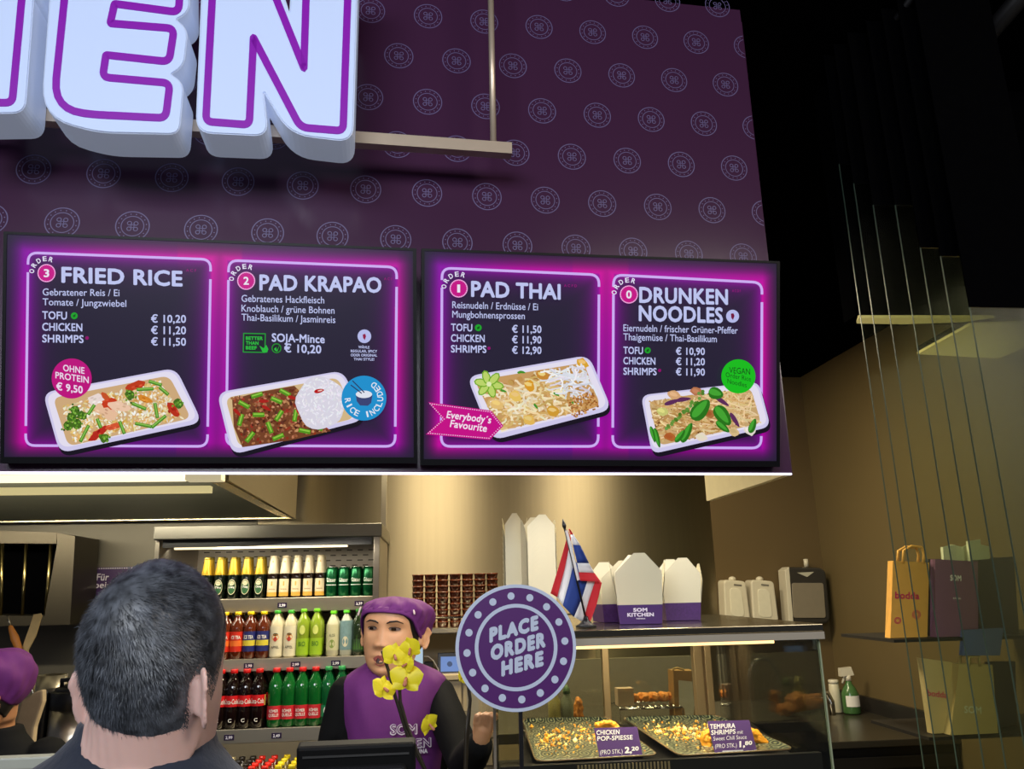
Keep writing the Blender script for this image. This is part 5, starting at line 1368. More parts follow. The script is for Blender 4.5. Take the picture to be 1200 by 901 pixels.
# sink counter in the corner
SY = 3.6
sz = P(1010, 868, SY)[2]; sx0 = P(940, 850, SY)[0]-.5
sk = thing('sink_counter', 'dark sink counter with black cupboard in the corner', 'counter', (1.7, SY+.4, 0))
xl_ = kR+.25
MB().box((xl_, SY, sz-.03), (XR-.003, BY-.003, sz)).build('worktop', M('sink_steel', (84, 78, 66), .3, .6), sk, bevel=.003)
MB().box((xl_, SY+.02, .05), (XR-.003, BY-.003, sz-.0305)).build('cupboard', m_blackpl, sk)
for k in range(3): MB().box((xl_+.02, SY+.008, sz-.07-.09*k-.05), (XR-.03, SY+.0195, sz-.07-.09*k)).build('drawer_front', M('charcoal_front', (36, 33, 30), .4), sk, bevel=.003)
MB().box((XR-.025, SY, sz), (XR-.003, BY-.004, sz+.075)).build('upstand', m_stone, sk)
fc = P(877, 846, SY+.25)
t = thing('sink_tap', 'tall chrome swan-neck tap seen through the display case', 'tap', (fc[0], fc[1], sz+.002))
pts = [np.array([fc[0], fc[1], sz+.001])]+[P(x, y, SY+.25) for x, y in ((877, 815), (877, 790), (881, 777), (890, 770.5), (900, 773), (909, 785), (914, 800))]
MB().tube(pts, .011, 12).build('spout', m_chrome, t); MB().lathe([(0, 0), (.026, 0), (.024, .03), (.016, .05), (0, .05)], (fc[0], fc[1], sz+.002), 16).build('collar', m_chrome, t)
c = P(966, 825, SY+.5)
t = thing('wall_tap', 'small dark chrome tap right of the display case', 'tap', (c[0], c[1], sz+.003))
pts = [np.array([c[0], c[1], sz+.001])]+[P(x, y, SY+.5) for x, y in ((962, 822), (964, 812), (969, 812), (974, 822), (976, 838))]
MB().tube(pts, .016, 10).build('spout', m_chrome, t); MB().tube([P(962, 818, SY+.5), P(954, 817, SY+.47)], .012, 8).build('lever', m_chrome, t)
c = P(982, 846, SY+.75)
hb = P(982, 797, SY+.75)[2]-sz
t = thing('cleaner_bottle', 'slim white cleaner bottle standing by the spray bottle', 'bottle', (c[0], c[1], sz+.003))
MB().lathe([(0, 0), (.030, 0), (.032, .004), (.029, hb*.6), (.026, hb*.88), (.022, hb*.9)], (c[0], c[1], sz+.003), 16).build('bottle_body', M('white_bottle', (206, 198, 172), .4), t)
MB().lathe([(.027, hb*.89), (.027, hb), (.022, hb*1.01), (0, hb*1.01)], (c[0], c[1], sz+.003), 16).build('cap', m_disp, t)
c = P(1000, 846, SY+.7); hb = P(1000, 781, SY+.7)[2]-sz
t = thing('spray_bottle', 'green trigger spray bottle with white label in the corner', 'bottle', (c[0], c[1], sz+.003))
MB().lathe([(0, 0), (.042, 0), (.045, .006), (.044, hb*.42), (.03, hb*.55), (.015, hb*.64), (.014, hb*.7)], (c[0], c[1], sz+.003), 16).build('bottle_body', M('green_cleaner', (70, 110, 60), .2), t)
MB().patch(.0462, .04, hb*.4, -1.0, .8, 8, c=(c[0], c[1], sz)).build('label', lw, t)
mb = MB(); z0 = sz+hb*.7; mb.tube([(c[0], c[1], z0), (c[0], c[1], z0+hb*.12)], .016, 10); mb.hexa([(c[0]-.045, c[1]-.014, z0+hb*.1), (c[0]+.03, c[1]-.014, z0+hb*.12), (c[0]+.03, c[1]+.014, z0+hb*.12), (c[0]-.045, c[1]+.014, z0+hb*.1), (c[0]-.045, c[1]-.01, z0+hb*.28), (c[0]+.02, c[1]-.01, z0+hb*.3), (c[0]+.02, c[1]+.01, z0+hb*.3), (c[0]-.045, c[1]+.01, z0+hb*.28)])
mb.tube([(c[0]-.02, c[1], z0+hb*.1), (c[0]-.035, c[1], z0-hb*.05)], .006, 6); mb.build('trigger_head', m_disp, t)
# ================================================================== paper bags by the right wall
GY = 2.8
m_kraft = M('kraft_paper', (216, 160, 72), .7, noise=.1, scale=40); m_kraft2 = M('pale_kraft', (190, 168, 112), .7, noise=.1, scale=40)
m_bagp = M('bag_purple', (128, 84, 122), .6, noise=.06); m_bagd = M('bag_dark', (46, 40, 44), .7, noise=.2); m_bagw = M('bag_white', (214, 216, 190), .7, noise=.06); m_pink = M('bag_pink_print', (196, 30, 84), .5, noise=0)
# rack
rkz = [P(1065, 748, GY)[2], P(1100, 862, GY)[2]]
rck = thing('bag_rack', 'dark two-tier rack on the right wall holding paper bags', 'rack', (XR-.2, GY+.2, 0))
for z in rkz: MB().box((P(1046, 760, GY)[0] if z > rkz[1]+.01 else P(1085, 860, GY)[0], GY-.015, z-.012), (XR-.004, GY+.36, z-.001)).build('shelf', M('rack_dark', (30, 28, 26), .5), rck)
for x in ():  MB().box((x-.012, GY+.32, 0), (x+.012, GY+.35, rkz[0]+.3)).build('upright', M('rack_dark', (30, 28, 26), .5), rck)
def bag(q, Y, dep, mat, label, handle=None, texts=(), base=None, group='paper bags on the rack'):
    c3 = [P(x, y, Y) for x, y in q]
    if base is not None: c3[2][2] = c3[3][2] = base+.0015
    t = thing('paper_bag', label, 'bag', (c3[2]+c3[3])/2, group)
    mb = MB(); s = np.array([0, dep, 0])
    mid = [(a+b)/2 for a, b in ((c3[1], c3[2]), (c3[0], c3[3]))]
    f = c3; bk = [p+s for p in c3]
    mb.add(f+bk+[mid[0]+s*.5-np.array([dep*.25, 0, 0]), mid[1]+s*.5+np.array([dep*.25, 0, 0])], [(0, 1, 2, 3), (5, 4, 7, 6), (3, 2, 6, 7), (1, 8, 2), (2, 8, 6), (6, 8, 5), (5, 8, 1), (0, 3, 9), (3, 7, 9), (7, 4, 9), (4, 0, 9)])
    o = mb.build('bag_body', mat, t)
    if handle:
        mb = MB(); 
        for dy in (.0, dep): mb.tube([P(x, y, Y)+np.array([0, dy, 0]) for x, y in handle], .005, 8)
        mb.build('bag_handle', mat, t)
    pl = Plane((c3[0]+c3[2])/2, np.cross(c3[1]-c3[0], c3[0]-c3[3])*-1 if np.cross(c3[1]-c3[0], c3[0]-c3[3])[1] > 0 else np.cross(c3[1]-c3[0], c3[0]-c3[3]))
    if texts:
        mb = MB()
        for s_, p0, p1, h, m_, b_ in texts: text_on(mb, pl, s_, p0, p1, h, .0015, bold=b_)
        if m_ is m_pink:
            for cx, cy, r in ((1052, 727, 4), (1074, 720, 5)):
                for rr in (1, .7):
                    a_ = [pl.at(x, y, .0015) for x, y in circ((cx, cy), r*rr, 18)]; b2 = [pl.at(x, y, .0015) for x, y in circ((cx, cy), r*rr-.7, 18)]
                    mb.add(a_+b2, [(j, (j+1) % 18, 18+(j+1) % 18, 18+j) for j in range(18)])
        mb.build('lettering', texts[0][4], t)
    return t
zt0, zt1 = rkz
for k in range(3):
    x = 1088+k*3; bag([(x, 655), (x+20, 655), (x+19, 757), (x, 757)], GY+.07+.03*k, .022, [m_bagd, m_kraft, m_bagd][k], 'folded paper bag behind the kraft bag, %s from the front' % ORD[k], base=zt0)
bag([(1046.5, 657), (1089, 659), (1087, 748), (1043, 745)], GY+.02, .035, m_kraft, 'bright kraft paper bag with pink lettering, leftmost on the rack', [(1058, 660), (1059, 645), (1068, 640), (1080, 641), (1083, 650), (1082, 660)], [('bodda', (1049, 701), (1077.5, 702), 8, m_pink, .03)], base=zt0)
bag([(1096, 655), (1146, 658), (1144, 730), (1093, 728)], GY, .03, m_bagp, 'purple paper bag with white SOM lettering on the rack', None, [('SOM', (1113.5, 680), (1126.5, 680.5), 6.5, m_cardw, .05), ('KITCHEN', (1117, 702), (1126, 702.3), 2, m_cardw, .03)], base=zt0)
bag([(1146, 656), (1188, 652), (1193, 735), (1146, 736)], GY+.03, .09, m_bagd, 'dark bundle of folded bags right of the purple bag', base=zt0)
for k in range(5):
    x = 1105+k*10; bag([(x, (641, 638, 643, 634, 637)[k]), (x+14, (638, 641, 636, 632, 640)[k]), (x+15, 700), (x+1, 700)], GY+.05+.02*((k*2) % 5), .015, m_bagw, 'white folded paper bag, %s from the left, behind the purple bag' % ORD[k], base=zt0)
bag([(1130, 738), (1176, 736), (1172, 768), (1128, 768)], GY-.06+.04, .02, M('blue_packet', (84, 104, 160), .5), 'blue packet under the purple bag', base=None, group='lower packets')
bag([(1080, 771), (1116, 776), (1112, 854), (1090, 842)], GY+.03, .03, m_kraft2, 'pale kraft bag with faded pink lettering on the lower tier', None, [('bodda', (1087, 815), (1110, 818), 7, m_pink, .01)], base=zt1)
bag([(1124, 778), (1163, 779), (1171, 866), (1114, 862)], GY-.01, .05, m_kraft2, 'large pale kraft bag with twisted handle on the lower tier', [(1135, 782), (1136, 770), (1147, 768), (1148, 781)], [('SOM', (1130, 835), (1150, 836), 8, m_bagw, .02)], base=zt1)
for k in range(3):
    x = 1158+k*9; bag([(x, 776), (x+14, 775), (x+18, 862), (x, 862)], GY+.06+.03*k, .02, m_bagd, 'dark folded bag, %s from the left on the lower tier' % ORD[k], base=zt1)
# ================================================================== counter things in front
mx = P(420, 874, 1.62)
mn = thing('till_monitor', 'black till monitor seen from behind in front of the woman', 'monitor', (mx[0], 1.62, 1.0615))
ta, tb_, tc, td = P(347, 876, 1.62), P(487, 871, 1.62), P(492, 884, 1.60), P(345, 890, 1.60)
zt2 = (ta[2]+tb_[2])/2; ta[2] = tb_[2] = zt2
dn = np.array([0, .055, -.26])
mb = MB(); mb.slab([ta, tb_, tb_+dn, ta+dn], np.array([0, .03, .008])); mb.build('housing', M('matt_black_plastic', (11, 11, 12), .65, noise=.1, spec=.25), mn, bevel=.006)
mb = MB(); a2 = ta+(tb_-ta)*.07+dn*.12; b2 = ta+(tb_-ta)*.93+dn*.12
mb.slab([a2, b2, b2+dn*.75-(tb_-ta)*.05, a2+dn*.75+(tb_-ta)*.05], np.array([0, -.028, -.006])); mb.build('rear_cover', M('black_plastic_rear', (26, 26, 27), .45), mn, bevel=.01)
MB().slab([ta+dn*.06+np.array([.012, -.001, 0]), tb_+dn*.06+np.array([-.012, -.001, 0]), tb_+dn*.075+np.array([-.012, -.001, 0]), ta+dn*.075+np.array([.012, -.001, 0])], (0, -.002, 0)).build('seam', M('seam_grey', (70, 70, 70), .3), mn)
MB().box((mx[0]-.05, 1.65, 1.075), (mx[0]+.05, 1.69, zt2-.15)).build('stand', m_blackpl, mn, bevel=.004)
MB().box((mx[0]-.11, 1.58, 1.0615), (mx[0]+.11, 1.76, 1.0755)).build('stand_foot', m_blackpl, mn, bevel=.004)
# pale ledge at the bottom left
la, lb_ = P(-40, 892, 1.55), P(74, 885, 1.55)
lz = lb_[2]
sh = thing('counter_screen', 'pale grey screen top along the counter at bottom left', 'screen', (la[0], 1.55, 1.0615))
MB().box((-1.7, 1.545, lz-.02), (lb_[0]+.05, 1.575, lz)).build('cap_rail', M('pale_grey_rail', (168, 170, 158), .4), sh, bevel=.003)
MB().box((-1.7, 1.555, 1.0615), (lb_[0]+.05, 1.565, lz-.02)).build('panel', M('grey_glass_panel', (150, 158, 150), .3), sh)
# orchids
m_stem = M('dark_stem', (38, 30, 16), .5, noise=.2); m_petal = M('yellow_petal', (252, 230, 40), .5, noise=.1, scale=60, sss=0); m_lip = M('pink_lip', (196, 120, 96), .5); m_pot = M('white_pot', (210, 206, 196), .4)
def orchid(OYr, base_px, stems, flowers, label):
    b = P(*base_px, OYr); t = thing('orchid', label, 'flower', (b[0], OYr, 1.0615))
    MB().lathe([(0, 0), (.045, 0), (.055, .1), (.058, .105), (.05, .107), (.045, .1), (0, .095)], (b[0], OYr, 1.0615), 20).build('pot', m_pot, t)
    for k, st in enumerate(stems):
        pts = [np.array([b[0]+.004*k, OYr, 1.15])]+[P(x, y, OYr-.005*k) for x, y in st]
        MB().tube(pts, [.0042]+[.0036]*(len(pts)-2)+[.0022], 8).build('stem', m_stem, t)
    for (x, y, r, yaw, pit, rol) in flowers:
        c = P(x, y, OYr-.02); R_ = r/F_PX*OYr
        E = Euler((pit, rol, yaw), 'XYZ').to_matrix()
        mb = MB()
        def petal(a, L, W, cup, dy):
            n, m_ = 8, 6; vs = []
            for i in range(n+1):
                tt = i/n; wv = W*(sin(pi*tt**.75)**.8 if 0 < tt < 1 else 0.02)
                for j in range(m_+1):
                    s_ = j/m_*2-1
                    p = Vector((s_*wv, -cup*(tt*tt)*L*.35+dy+abs(s_)**2*wv*.25, tt*L))
                    p = Matrix.Rotation(a, 3, 'Y') @ p; p = E @ p
                    vs.append(c+np.array(p))
            mb.add(vs, [(i*(m_+1)+j, i*(m_+1)+j+1, (i+1)*(m_+1)+j+1, (i+1)*(m_+1)+j) for i in range(n) for j in range(m_)], 0, None, True)
        for a in (0, radians(128), radians(-128)): petal(a, R_*1.0, R_*.42, .3, .002)
        for a in (radians(72), radians(-72)): petal(a, R_*1.08, R_*.66, .2, -.001)
        f = mb.build('flower', m_petal, t, fix=False)
        mb = MB()
        tip = c+np.array(E @ Vector((0, -R_*.45, -R_*.35)))
        mb.capsule([c+np.array(E @ Vector((0, -.002, 0))), tip], [R_*.10, R_*.13], 8); 
        l_ = bpy.data.objects.new('lip', mb.mesh('lip', m_lip, t.location)); COL.objects.link(l_); l_.parent = f
orchid(1.86, (503, 930), [[(497, 901), (486, 880), (477, 861), (463, 815), (455, 785), (449, 766), (447, 763)], [(500, 905), (487, 876), (477, 850), (469, 822), (468, 800), (474, 780), (473, 762)]],
       [(462, 768, 14, .35, -.25, .2), (481, 760, 13, -.5, .15, -.3), (476, 795, 18, -.1, -.1, .1), (450, 807, 15, .55, -.5, .3), (477, 778, 10, -.8, -.3, .4), (503, 849, 12, .7, .1, -.4)], 'yellow orchid with dark stems in front of the woman')
orchid(1.78, (554, 935), [[(546, 901), (548, 860), (551, 820), (549, 805), (544, 795)], [(545, 903), (546, 860), (549, 830)]], [(542, 792, 10, 1.0, -.2, .3)], 'thin second orchid with one yellow bud left of the round sign')

# ================================================================== people
m_skin1 = M('skin_pale', (216, 176, 164), .5, noise=.1, scale=26, sss=.15, bump=.05)
m_skin2 = M('skin_warm', (206, 152, 110), .48, noise=.06, scale=18, sss=.12)
m_skin3 = M('skin_tan', (176, 124, 84), .5, noise=.06, scale=18, sss=.12)
m_lips = M('lips', (160, 84, 76), .4, noise=0); m_mouth = M('mouth_dark', (52, 20, 18), .5, noise=0)
m_hairblk = M('black_hair', (20, 16, 14), .45, noise=.2, scale=120)
m_cap = M('purple_cloth', (100, 32, 106), .8, noise=.10, scale=40, sheen=0, bump=.15); m_shirt = M('black_cloth', (9, 9, 10), .85, noise=.15, scale=60, spec=.2)
_T = np.linspace(0, 1, 61)
def _prof(ts, vs):
    y = np.interp(_T, ts, vs); 
    for _ in range(3): y[1:-1] = (y[:-2]+2*y[1:-1]+y[2:])/4
    return y
HW = _prof([0, .04, .1, .2, .35, .5, .62, .75, .86, .93, .98, 1], [.012, .030, .046, .058, .067, .0715, .076, .0755, .064, .047, .026, .004])
HF = _prof([0, .05, .12, .22, .35, .5, .62, .75, .86, .93, .98, 1], [.058, .076, .082, .083, .084, .085, .090, .088, .070, .048, .024, .004])
HB = _prof([0, .05, .12, .22, .35, .5, .62, .75, .86, .93, .98, 1], [-.01, .0, .022, .052, .080, .098, .104, .100, .083, .062, .034, .004])
HH = .228
NOSE = [1.0]
def head_pt(t, ph, feat=True):
    w, f, b = (np.interp(t, _T, q) for q in (HW, HF, HB))
    s, c = sin(ph), cos(ph)
    x = w*np.sign(s)*abs(s)**.92
    y = -f*c if c > 0 else -b*c
    if c > 0: y = -f*abs(c)**.85
    z = t*HH
    if feat and c > 0:
        g = lambda cx, cz, sx, sz: math.exp(-((abs(x)-cx)/sx)**2/2-((z-cz)/sz)**2/2)
        d = 0
        if .070 < z < .150:
            k = (z-.080)/(.135-.080); a = .021*(1-k)+.003 if z > .080 else .024*max(0, 1-(.080-z)/.010)
            d += NOSE[0]*max(0, a)*math.exp(-(x/(.0085+.004*max(0, 1-k)))**2/2)
        d += .006*g(.013, .080, .006, .006)
        d -= .008*g(.031, .122, .013, .008)
        d += .003*g(.03, .140, .018, .006)
        d += .004*g(.043, .092, .014, .014)
        d += .0055*g(0, .0555, .017, .0045)+.006*g(0, .040, .014, .005)-.004*g(0, .048, .018, .0022)
        d += .006*g(0, .012, .014, .010)-.003*g(0, .027, .016, .005)
        y -= d
    return np.array([x, y, z])
def head_mesh(mb, xf, nt=66, nph=90):
    vs = [xf(head_pt(i/nt, 2*pi*j/nph)) for i in range(nt+1) for j in range(nph)]
    fs = [(i*nph+j, i*nph+(j+1) % nph, (i+1)*nph+(j+1) % nph, (i+1)*nph+j) for i in range(nt) for j in range(nph)]
    fs += [list(range(nph))[::-1], list(range(nt*nph, (nt+1)*nph))]
    mb.add(vs, fs, 0, None, True)
EARY = [.034]
def ear(mb, side, xf):
    """side +1: at local +x"""
    cx, cy, cz = side*.077, EARY[0], .102
    out = .72
    def q(u, v, h):   # u toward the back, v up, h outward
        return xf(np.array([cx+side*(h*cos(out)+ (u+.012)*sin(out)), cy+(u)*cos(out)-h*sin(out)*.3, cz+v+.15*u]))
    vs, n, m = [], 20, 6
    outline = lambda a: (.0170*cos(a)*(1.12 if sin(a) > 0 else .82)*(1 if cos(a) > 0 else .75), .0295*sin(a)*(1.0 if sin(a) > 0 else 1.05))
    for lay_, hh_ in ((0, -.004), (1, .004)):
        for i in range(m+1):
            r = i/m
            for j in range(n):
                a = 2*pi*j/n; u, v = outline(a)
                rim = .0045*math.exp(-((r-.9)/.12)**2)-.004*math.exp(-((r-.45)/.3)**2) if lay_ else 0
                vs.append(q(u*r+.002, v*r, hh_*(.6 if r > .95 else 1)+rim))
    fs = []
    for lay_ in (0, 1):
        o = lay_*(m+1)*n
        for i in range(m): fs += [(o+i*n+j, o+i*n+(j+1) % n, o+(i+1)*n+(j+1) % n, o+(i+1)*n+j) for j in range(n)]
    o0, o1 = m*n, (2*m+1)*n
    fs += [(o0+j, o0+(j+1) % n, o1+(j+1) % n, o1+j) for j in range(n)]
    mb.add(vs, fs, 0, None, True)
    mb.capsule([q(-.012, -.012, -.002), q(-.012, .012, -.004)], .008, 8)
def xform(c, yaw, pitch=0.0, roll=0.0, sc=(1, 1, 1)):
    R_ = np.array((Matrix.Rotation(yaw, 3, 'Z') @ Matrix.Rotation(pitch, 3, 'X') @ Matrix.Rotation(roll, 3, 'Y')))
    c = np.array(c); S_ = np.array(sc)
    return lambda p: c+R_@((np.array(p)-np.array([0, 0, .11]))*S_)
def cap_shell(name, mats, parent, xf, zline, thick, nt=70, nph=110, smooth=True, wr=0.0):
    """cloth or hair shell over the skull above zline(ph), as thick as thick(z, ph)"""
    mb = MB(); rows = []
    for i in range(nt+1):
        r = []
        for j in range(nph):
            ph = 2*pi*j/nph; z0 = zline(ph); z = z0+(HH-.0002-z0)*(i/nt)**.85
            p = head_pt(z/HH, ph, False); c = np.array([0, .008, .12]); n = unit((p-c)*np.array([1, 1, 1.1]))
            th = thick(z, ph, i/nt)
            if wr: th += wr*sin(ph*9+z*60)*min(1, i/8)*sin(i/nt*3.0)+wr*.6*sin(ph*23-z*90)*min(1, i/8)*(1-i/nt)
            r.append(xf(p+n*th))
        rows.append(r)
    mb.loft(rows, 0, None, True)
    return mb.build(name, mats, parent)
def face(parent, xf, skin_shift=.0016, mouth_open=.0, look=0.0):
    surf = lambda x, z: min(((head_pt(z/HH, ph, True)) for ph in np.linspace(-1.3, 1.3, 150)), key=lambda p: abs(p[0]-x))
    def sp(x, z, d=.0016):
        p = surf(x, z); return xf(np.array([x, p[1]-d, z]))
    for s in (-1, 1):
        mb = MB(); cx, cz = s*.0305, .1215
        top = [(cx+.0140*cos(a), cz+.0042*sin(a)-s*.0+.0006) for a in np.linspace(0, pi, 9)]; bot = [(cx-.0140*cos(a), cz-.0026*sin(a)) for a in np.linspace(0, pi, 9)][1:-1]
        mb.poly([sp(x, z, .0045) for x, z in top+bot]); e = mb.build('eye', M('eye_white', (128, 108, 98), .3, noise=0), parent)
        mb = MB(); mb.poly([sp(cx+look+.0060*cos(a), cz+.0006+max(-.003, min(.0036, .0052*sin(a))), .0074) for a in np.linspace(0, 2*pi, 16)[:-1]]); i_ = mb.build('iris', M('iris_dark', (34, 22, 16), .15, noise=0), None)
        i_.data.transform(Matrix.Translation(-parent.location)); i_.parent = e
        mb = MB(); mb.tube([sp(x, z+.0012, .005) for x, z in top], .0011, 6); l = mb.build('eyelid', M('lash_dark', (44, 28, 22), .5, noise=0), None)
        l.data.transform(Matrix.Translation(-parent.location)); l.parent = e
        mb = MB(); pts = [(cx-s*.019, cz+.0150), (cx-s*.010, cz+.0195), (cx+s*.006, cz+.0215), (cx+s*.020, cz+.0165)]
        mb.tube([sp(x, z, .001) for x, z in pts], [.0016, .0024, .0022, .0008], 6, flat=1.0); mb.build('eyebrow', m_hairblk, parent)
    mb = MB()
    up = [(-.021, .0485), (-.012, .0535), (-.004, .0570), (0, .0555), (.004, .0570), (.012, .0535), (.021, .0485)]
    lo = [(.021, .0485), (.013, .0435-mouth_open), (.0, .0385-mouth_open), (-.013, .0435-mouth_open), (-.021, .0485)]
    mb.poly([sp(x, z, .0018) for x, z in up+lo[1:-1]]); mb.build('lips', m_lips, parent)
    mb = MB(); mb.poly([sp(x, z, .0026) for x, z in [(-.015, .0480), (-.005, .0510), (.005, .0510), (.015, .0480), (.008, .0455-mouth_open*.8), (-.008, .0455-mouth_open*.8)]]); mb.build('mouth', m_mouth, parent)
    for s in (-1, 1):
        pass
def fist(mb, c, fwd, up, side, k=1.0):
    """a loosely closed hand: palm, four bent fingers of unequal length and a thumb; fwd along the knuckles' direction"""
    c, f, u, s = np.array(c), unit(fwd), unit(up), unit(side)
    mb.capsule([c-f*.045*k, c-f*.01*k], [.021*k, .025*k], 12); mb.capsule([c-f*.03*k-s*.014*k, c+f*.022*k-s*.022*k], [.017*k, .014*k], 10); mb.capsule([c-f*.03*k+s*.014*k, c+f*.022*k+s*.022*k], [.017*k, .013*k], 10)
    for i, L in enumerate((.92, 1.05, 1.0, .8)):
        b = c+f*.028*k+s*(-.027+.018*i)*k+u*.008*k
        p1 = b+f*.022*L*k+u*.004*k; p2 = p1+f*.008*k-u*.022*L*k; p3 = p2-f*.018*L*k-u*.006*k
        mb.capsule([b-f*.012*k, b, p1, p2, p3], [.0080*k, .0080*k, .0076*k, .0070*k, .0060*k], 9)
    t0 = c-f*.022*k-s*.024*k-u*.006*k; mb.capsule([t0, t0+f*.026*k-s*.012*k-u*.012*k, t0+f*.05*k+s*.002*k-u*.02*k], [.0125*k, .0105*k, .0085*k], 9)

# ---- the man at the front, seen from behind
MY = .97
mcx = P(190, 740, MY)[0]
mz = P(183, 649, MY)[2]-.010      # crown
man = thing('person', 'man with short dark hair and navy shirt seen from behind in the foreground', 'person', (mcx, MY, 0))
myaw = radians(180-18)
mxf = xform((mcx+.002, MY, mz-.118*1.10), myaw, radians(-9), 0, (.855, .83, 1.10))
mb = MB(); head_mesh(mb, mxf); ear(mb, 1, mxf); ear(mb, -1, mxf)
nk = np.array([P(170, 872, MY+.01)[0], MY+.01, P(168, 871, MY-.07)[2]])
hc = mxf(np.array([0, .035, .075]))
mb.tube([nk+np.array([0, 0, -.09]), nk+np.array([0, 0, -.02]), nk+np.array([0, 0, .03]), hc+np.array([0, 0, -.01]), hc+np.array([0, 0, .03])], [.060, .060, .060, .060, .052], 28)
def torso(cx, cy, ztop, rows, n=32, tilt=0.0):
    R_ = []
    for dz, rx, ry, dx in rows: R_.append([(cx+dx+rx*np.sign(cos(a))*abs(cos(a))**.85, cy+ry*sin(a), ztop+dz-tilt*rx*cos(a)) for a in np.linspace(0, 2*pi, n+1)[:-1]])
    return R_
mt = torso(nk[0], nk[1]+.02, nk[2], [(-.75, .17, .11, 0), (-.45, .18, .11, 0), (-.2, .19, .11, 0), (-.10, .155, .08, 0), (-.06, .085, .06, 0), (-.035, .066, .056, 0)])
mb.loft(mt)
for s in (-1, 1):
    sh_ = nk+np.array([s*.185, .02, -.14]); el = sh_+np.array([s*.045, .04, -.28]); wr_ = el+np.array([-s*.05, .22, -.06]); mb.capsule([sh_, el], [.052, .042], 14); mb.capsule([el, wr_], [.040, .028], 14)
    fist(mb, wr_+np.array([-s*.01, .06, 0]), (-s*.1, 1, 0), (0, 0, 1), (s, 0, 0))
    hp_ = np.array([nk[0]+s*.09, nk[1]+.02, nk[2]-.72]); kn = hp_+np.array([s*.01, .02, -.36]); an = kn+np.array([0, -.02, -.33]); an[2] = .09
    mb.capsule([hp_, kn], [.085, .056], 14); mb.capsule([kn, an], [.055, .038], 14); mb.capsule([an+np.array([0, -.03, -.04]), an+np.array([0, .12, -.052])], [.036, .030], 12)
union('body', mb, .0026, m_skin1, man, 7)
sh_mb = MB()
sh_mb.loft(torso(nk[0], nk[1]+.02, nk[2], [(-.66, .19, .13, 0), (-.45, .195, .13, 0), (-.25, .215, .125, 0), (-.16, .225, .12, 0), (-.105, .20, .105, 0), (-.065, .140, .09, 0), (-.035, .098, .08, -.002), (-.012, .076, .075, -.004), (.002, .072, .072, -.004), (.006, .069, .069, -.004), (.0, .065, .066, -.003)], 40, .13), caps=False)
for s in (-1, 1):
    s0_ = nk+np.array([s*.17, .02, -.125]); el = nk+np.array([s*.23, .06, -.42]); wr_ = el+np.array([-s*.045, .2, -.055])
    sh_mb.capsule([s0_, s0_*.5+el*.5+np.array([s*.01, 0, 0]), el, wr_], [.066, .060, .056, .042], 16)
m_navy = M('navy_jersey', (22, 30, 48), .85, noise=.2, scale=90, sheen=.3, bump=.3)
sh_mb.build('shirt', m_navy, man)
tr_mb = MB()
for s in (-1, 1):
    hp_ = np.array([nk[0]+s*.09, nk[1]+.02, nk[2]-.70]); kn = hp_+np.array([s*.01, .02, -.38]); an = kn+np.array([0, -.02, -.30]); an[2] = .12
    tr_mb.capsule([hp_+np.array([-s*.01, 0, .06]), hp_, kn, an], [.1, .1, .072, .062], 18)
tr_mb.build('trousers', M('dark_trousers', (30, 32, 38), .85), man)
sho = MB()
for s in (-1, 1):
    a_ = np.array([nk[0]+s*.1, nk[1]+.02, .045]); sho.capsule([a_+np.array([0, -.05, 0]), a_+np.array([0, .12, -.006])], [.044, .036], 14)
sho.build('shoes', M('dark_shoes', (28, 26, 26), .6), man)
def hairline(ph):
    a = abs(((ph+pi) % (2*pi))-pi)     # 0 front, pi back
    return float(np.interp(a, [0, .7, 1.1, 1.35, 1.5, 1.72, 1.86, 2.1, 2.6, 3.15], [.186, .178, .150, .112, .096, .125, .112, .055, .024, .018]))
def hthick(z, ph, f): 
    return -.001+.0062*min(1, max(0, (z-hairline(ph))/.085))
m_hairm = bpy.data.materials.new('dark_brown_hair'); m_hairm.use_nodes = True
nt_h = m_hairm.node_tree; bs = nt_h.nodes['Principled BSDF']; bs.inputs['Roughness'].default_value = .42
nzz = nt_h.nodes.new('ShaderNodeTexNoise'); nzz.inputs['Scale'].default_value = 70; nzz.inputs['Detail'].default_value = 5
crr = nt_h.nodes.new('ShaderNodeValToRGB'); crr.color_ramp.elements[0].color = rgb(40, 42, 46); crr.color_ramp.elements[1].color = rgb(92, 96, 104); crr.color_ramp.elements[0].position = .35; crr.color_ramp.elements[1].position = .7
tcc = nt_h.nodes.new('ShaderNodeTexCoord'); nt_h.links.new(tcc.outputs['Object'], nzz.inputs['Vector']); nt_h.links.new(nzz.outputs['Fac'], crr.inputs[0]); nt_h.links.new(crr.outputs[0], bs.inputs['Base Color'])
bs.inputs['Specular IOR Level'].default_value = .6
scalp = cap_shell('hair', m_hairm, man, mxf, hairline, hthick)
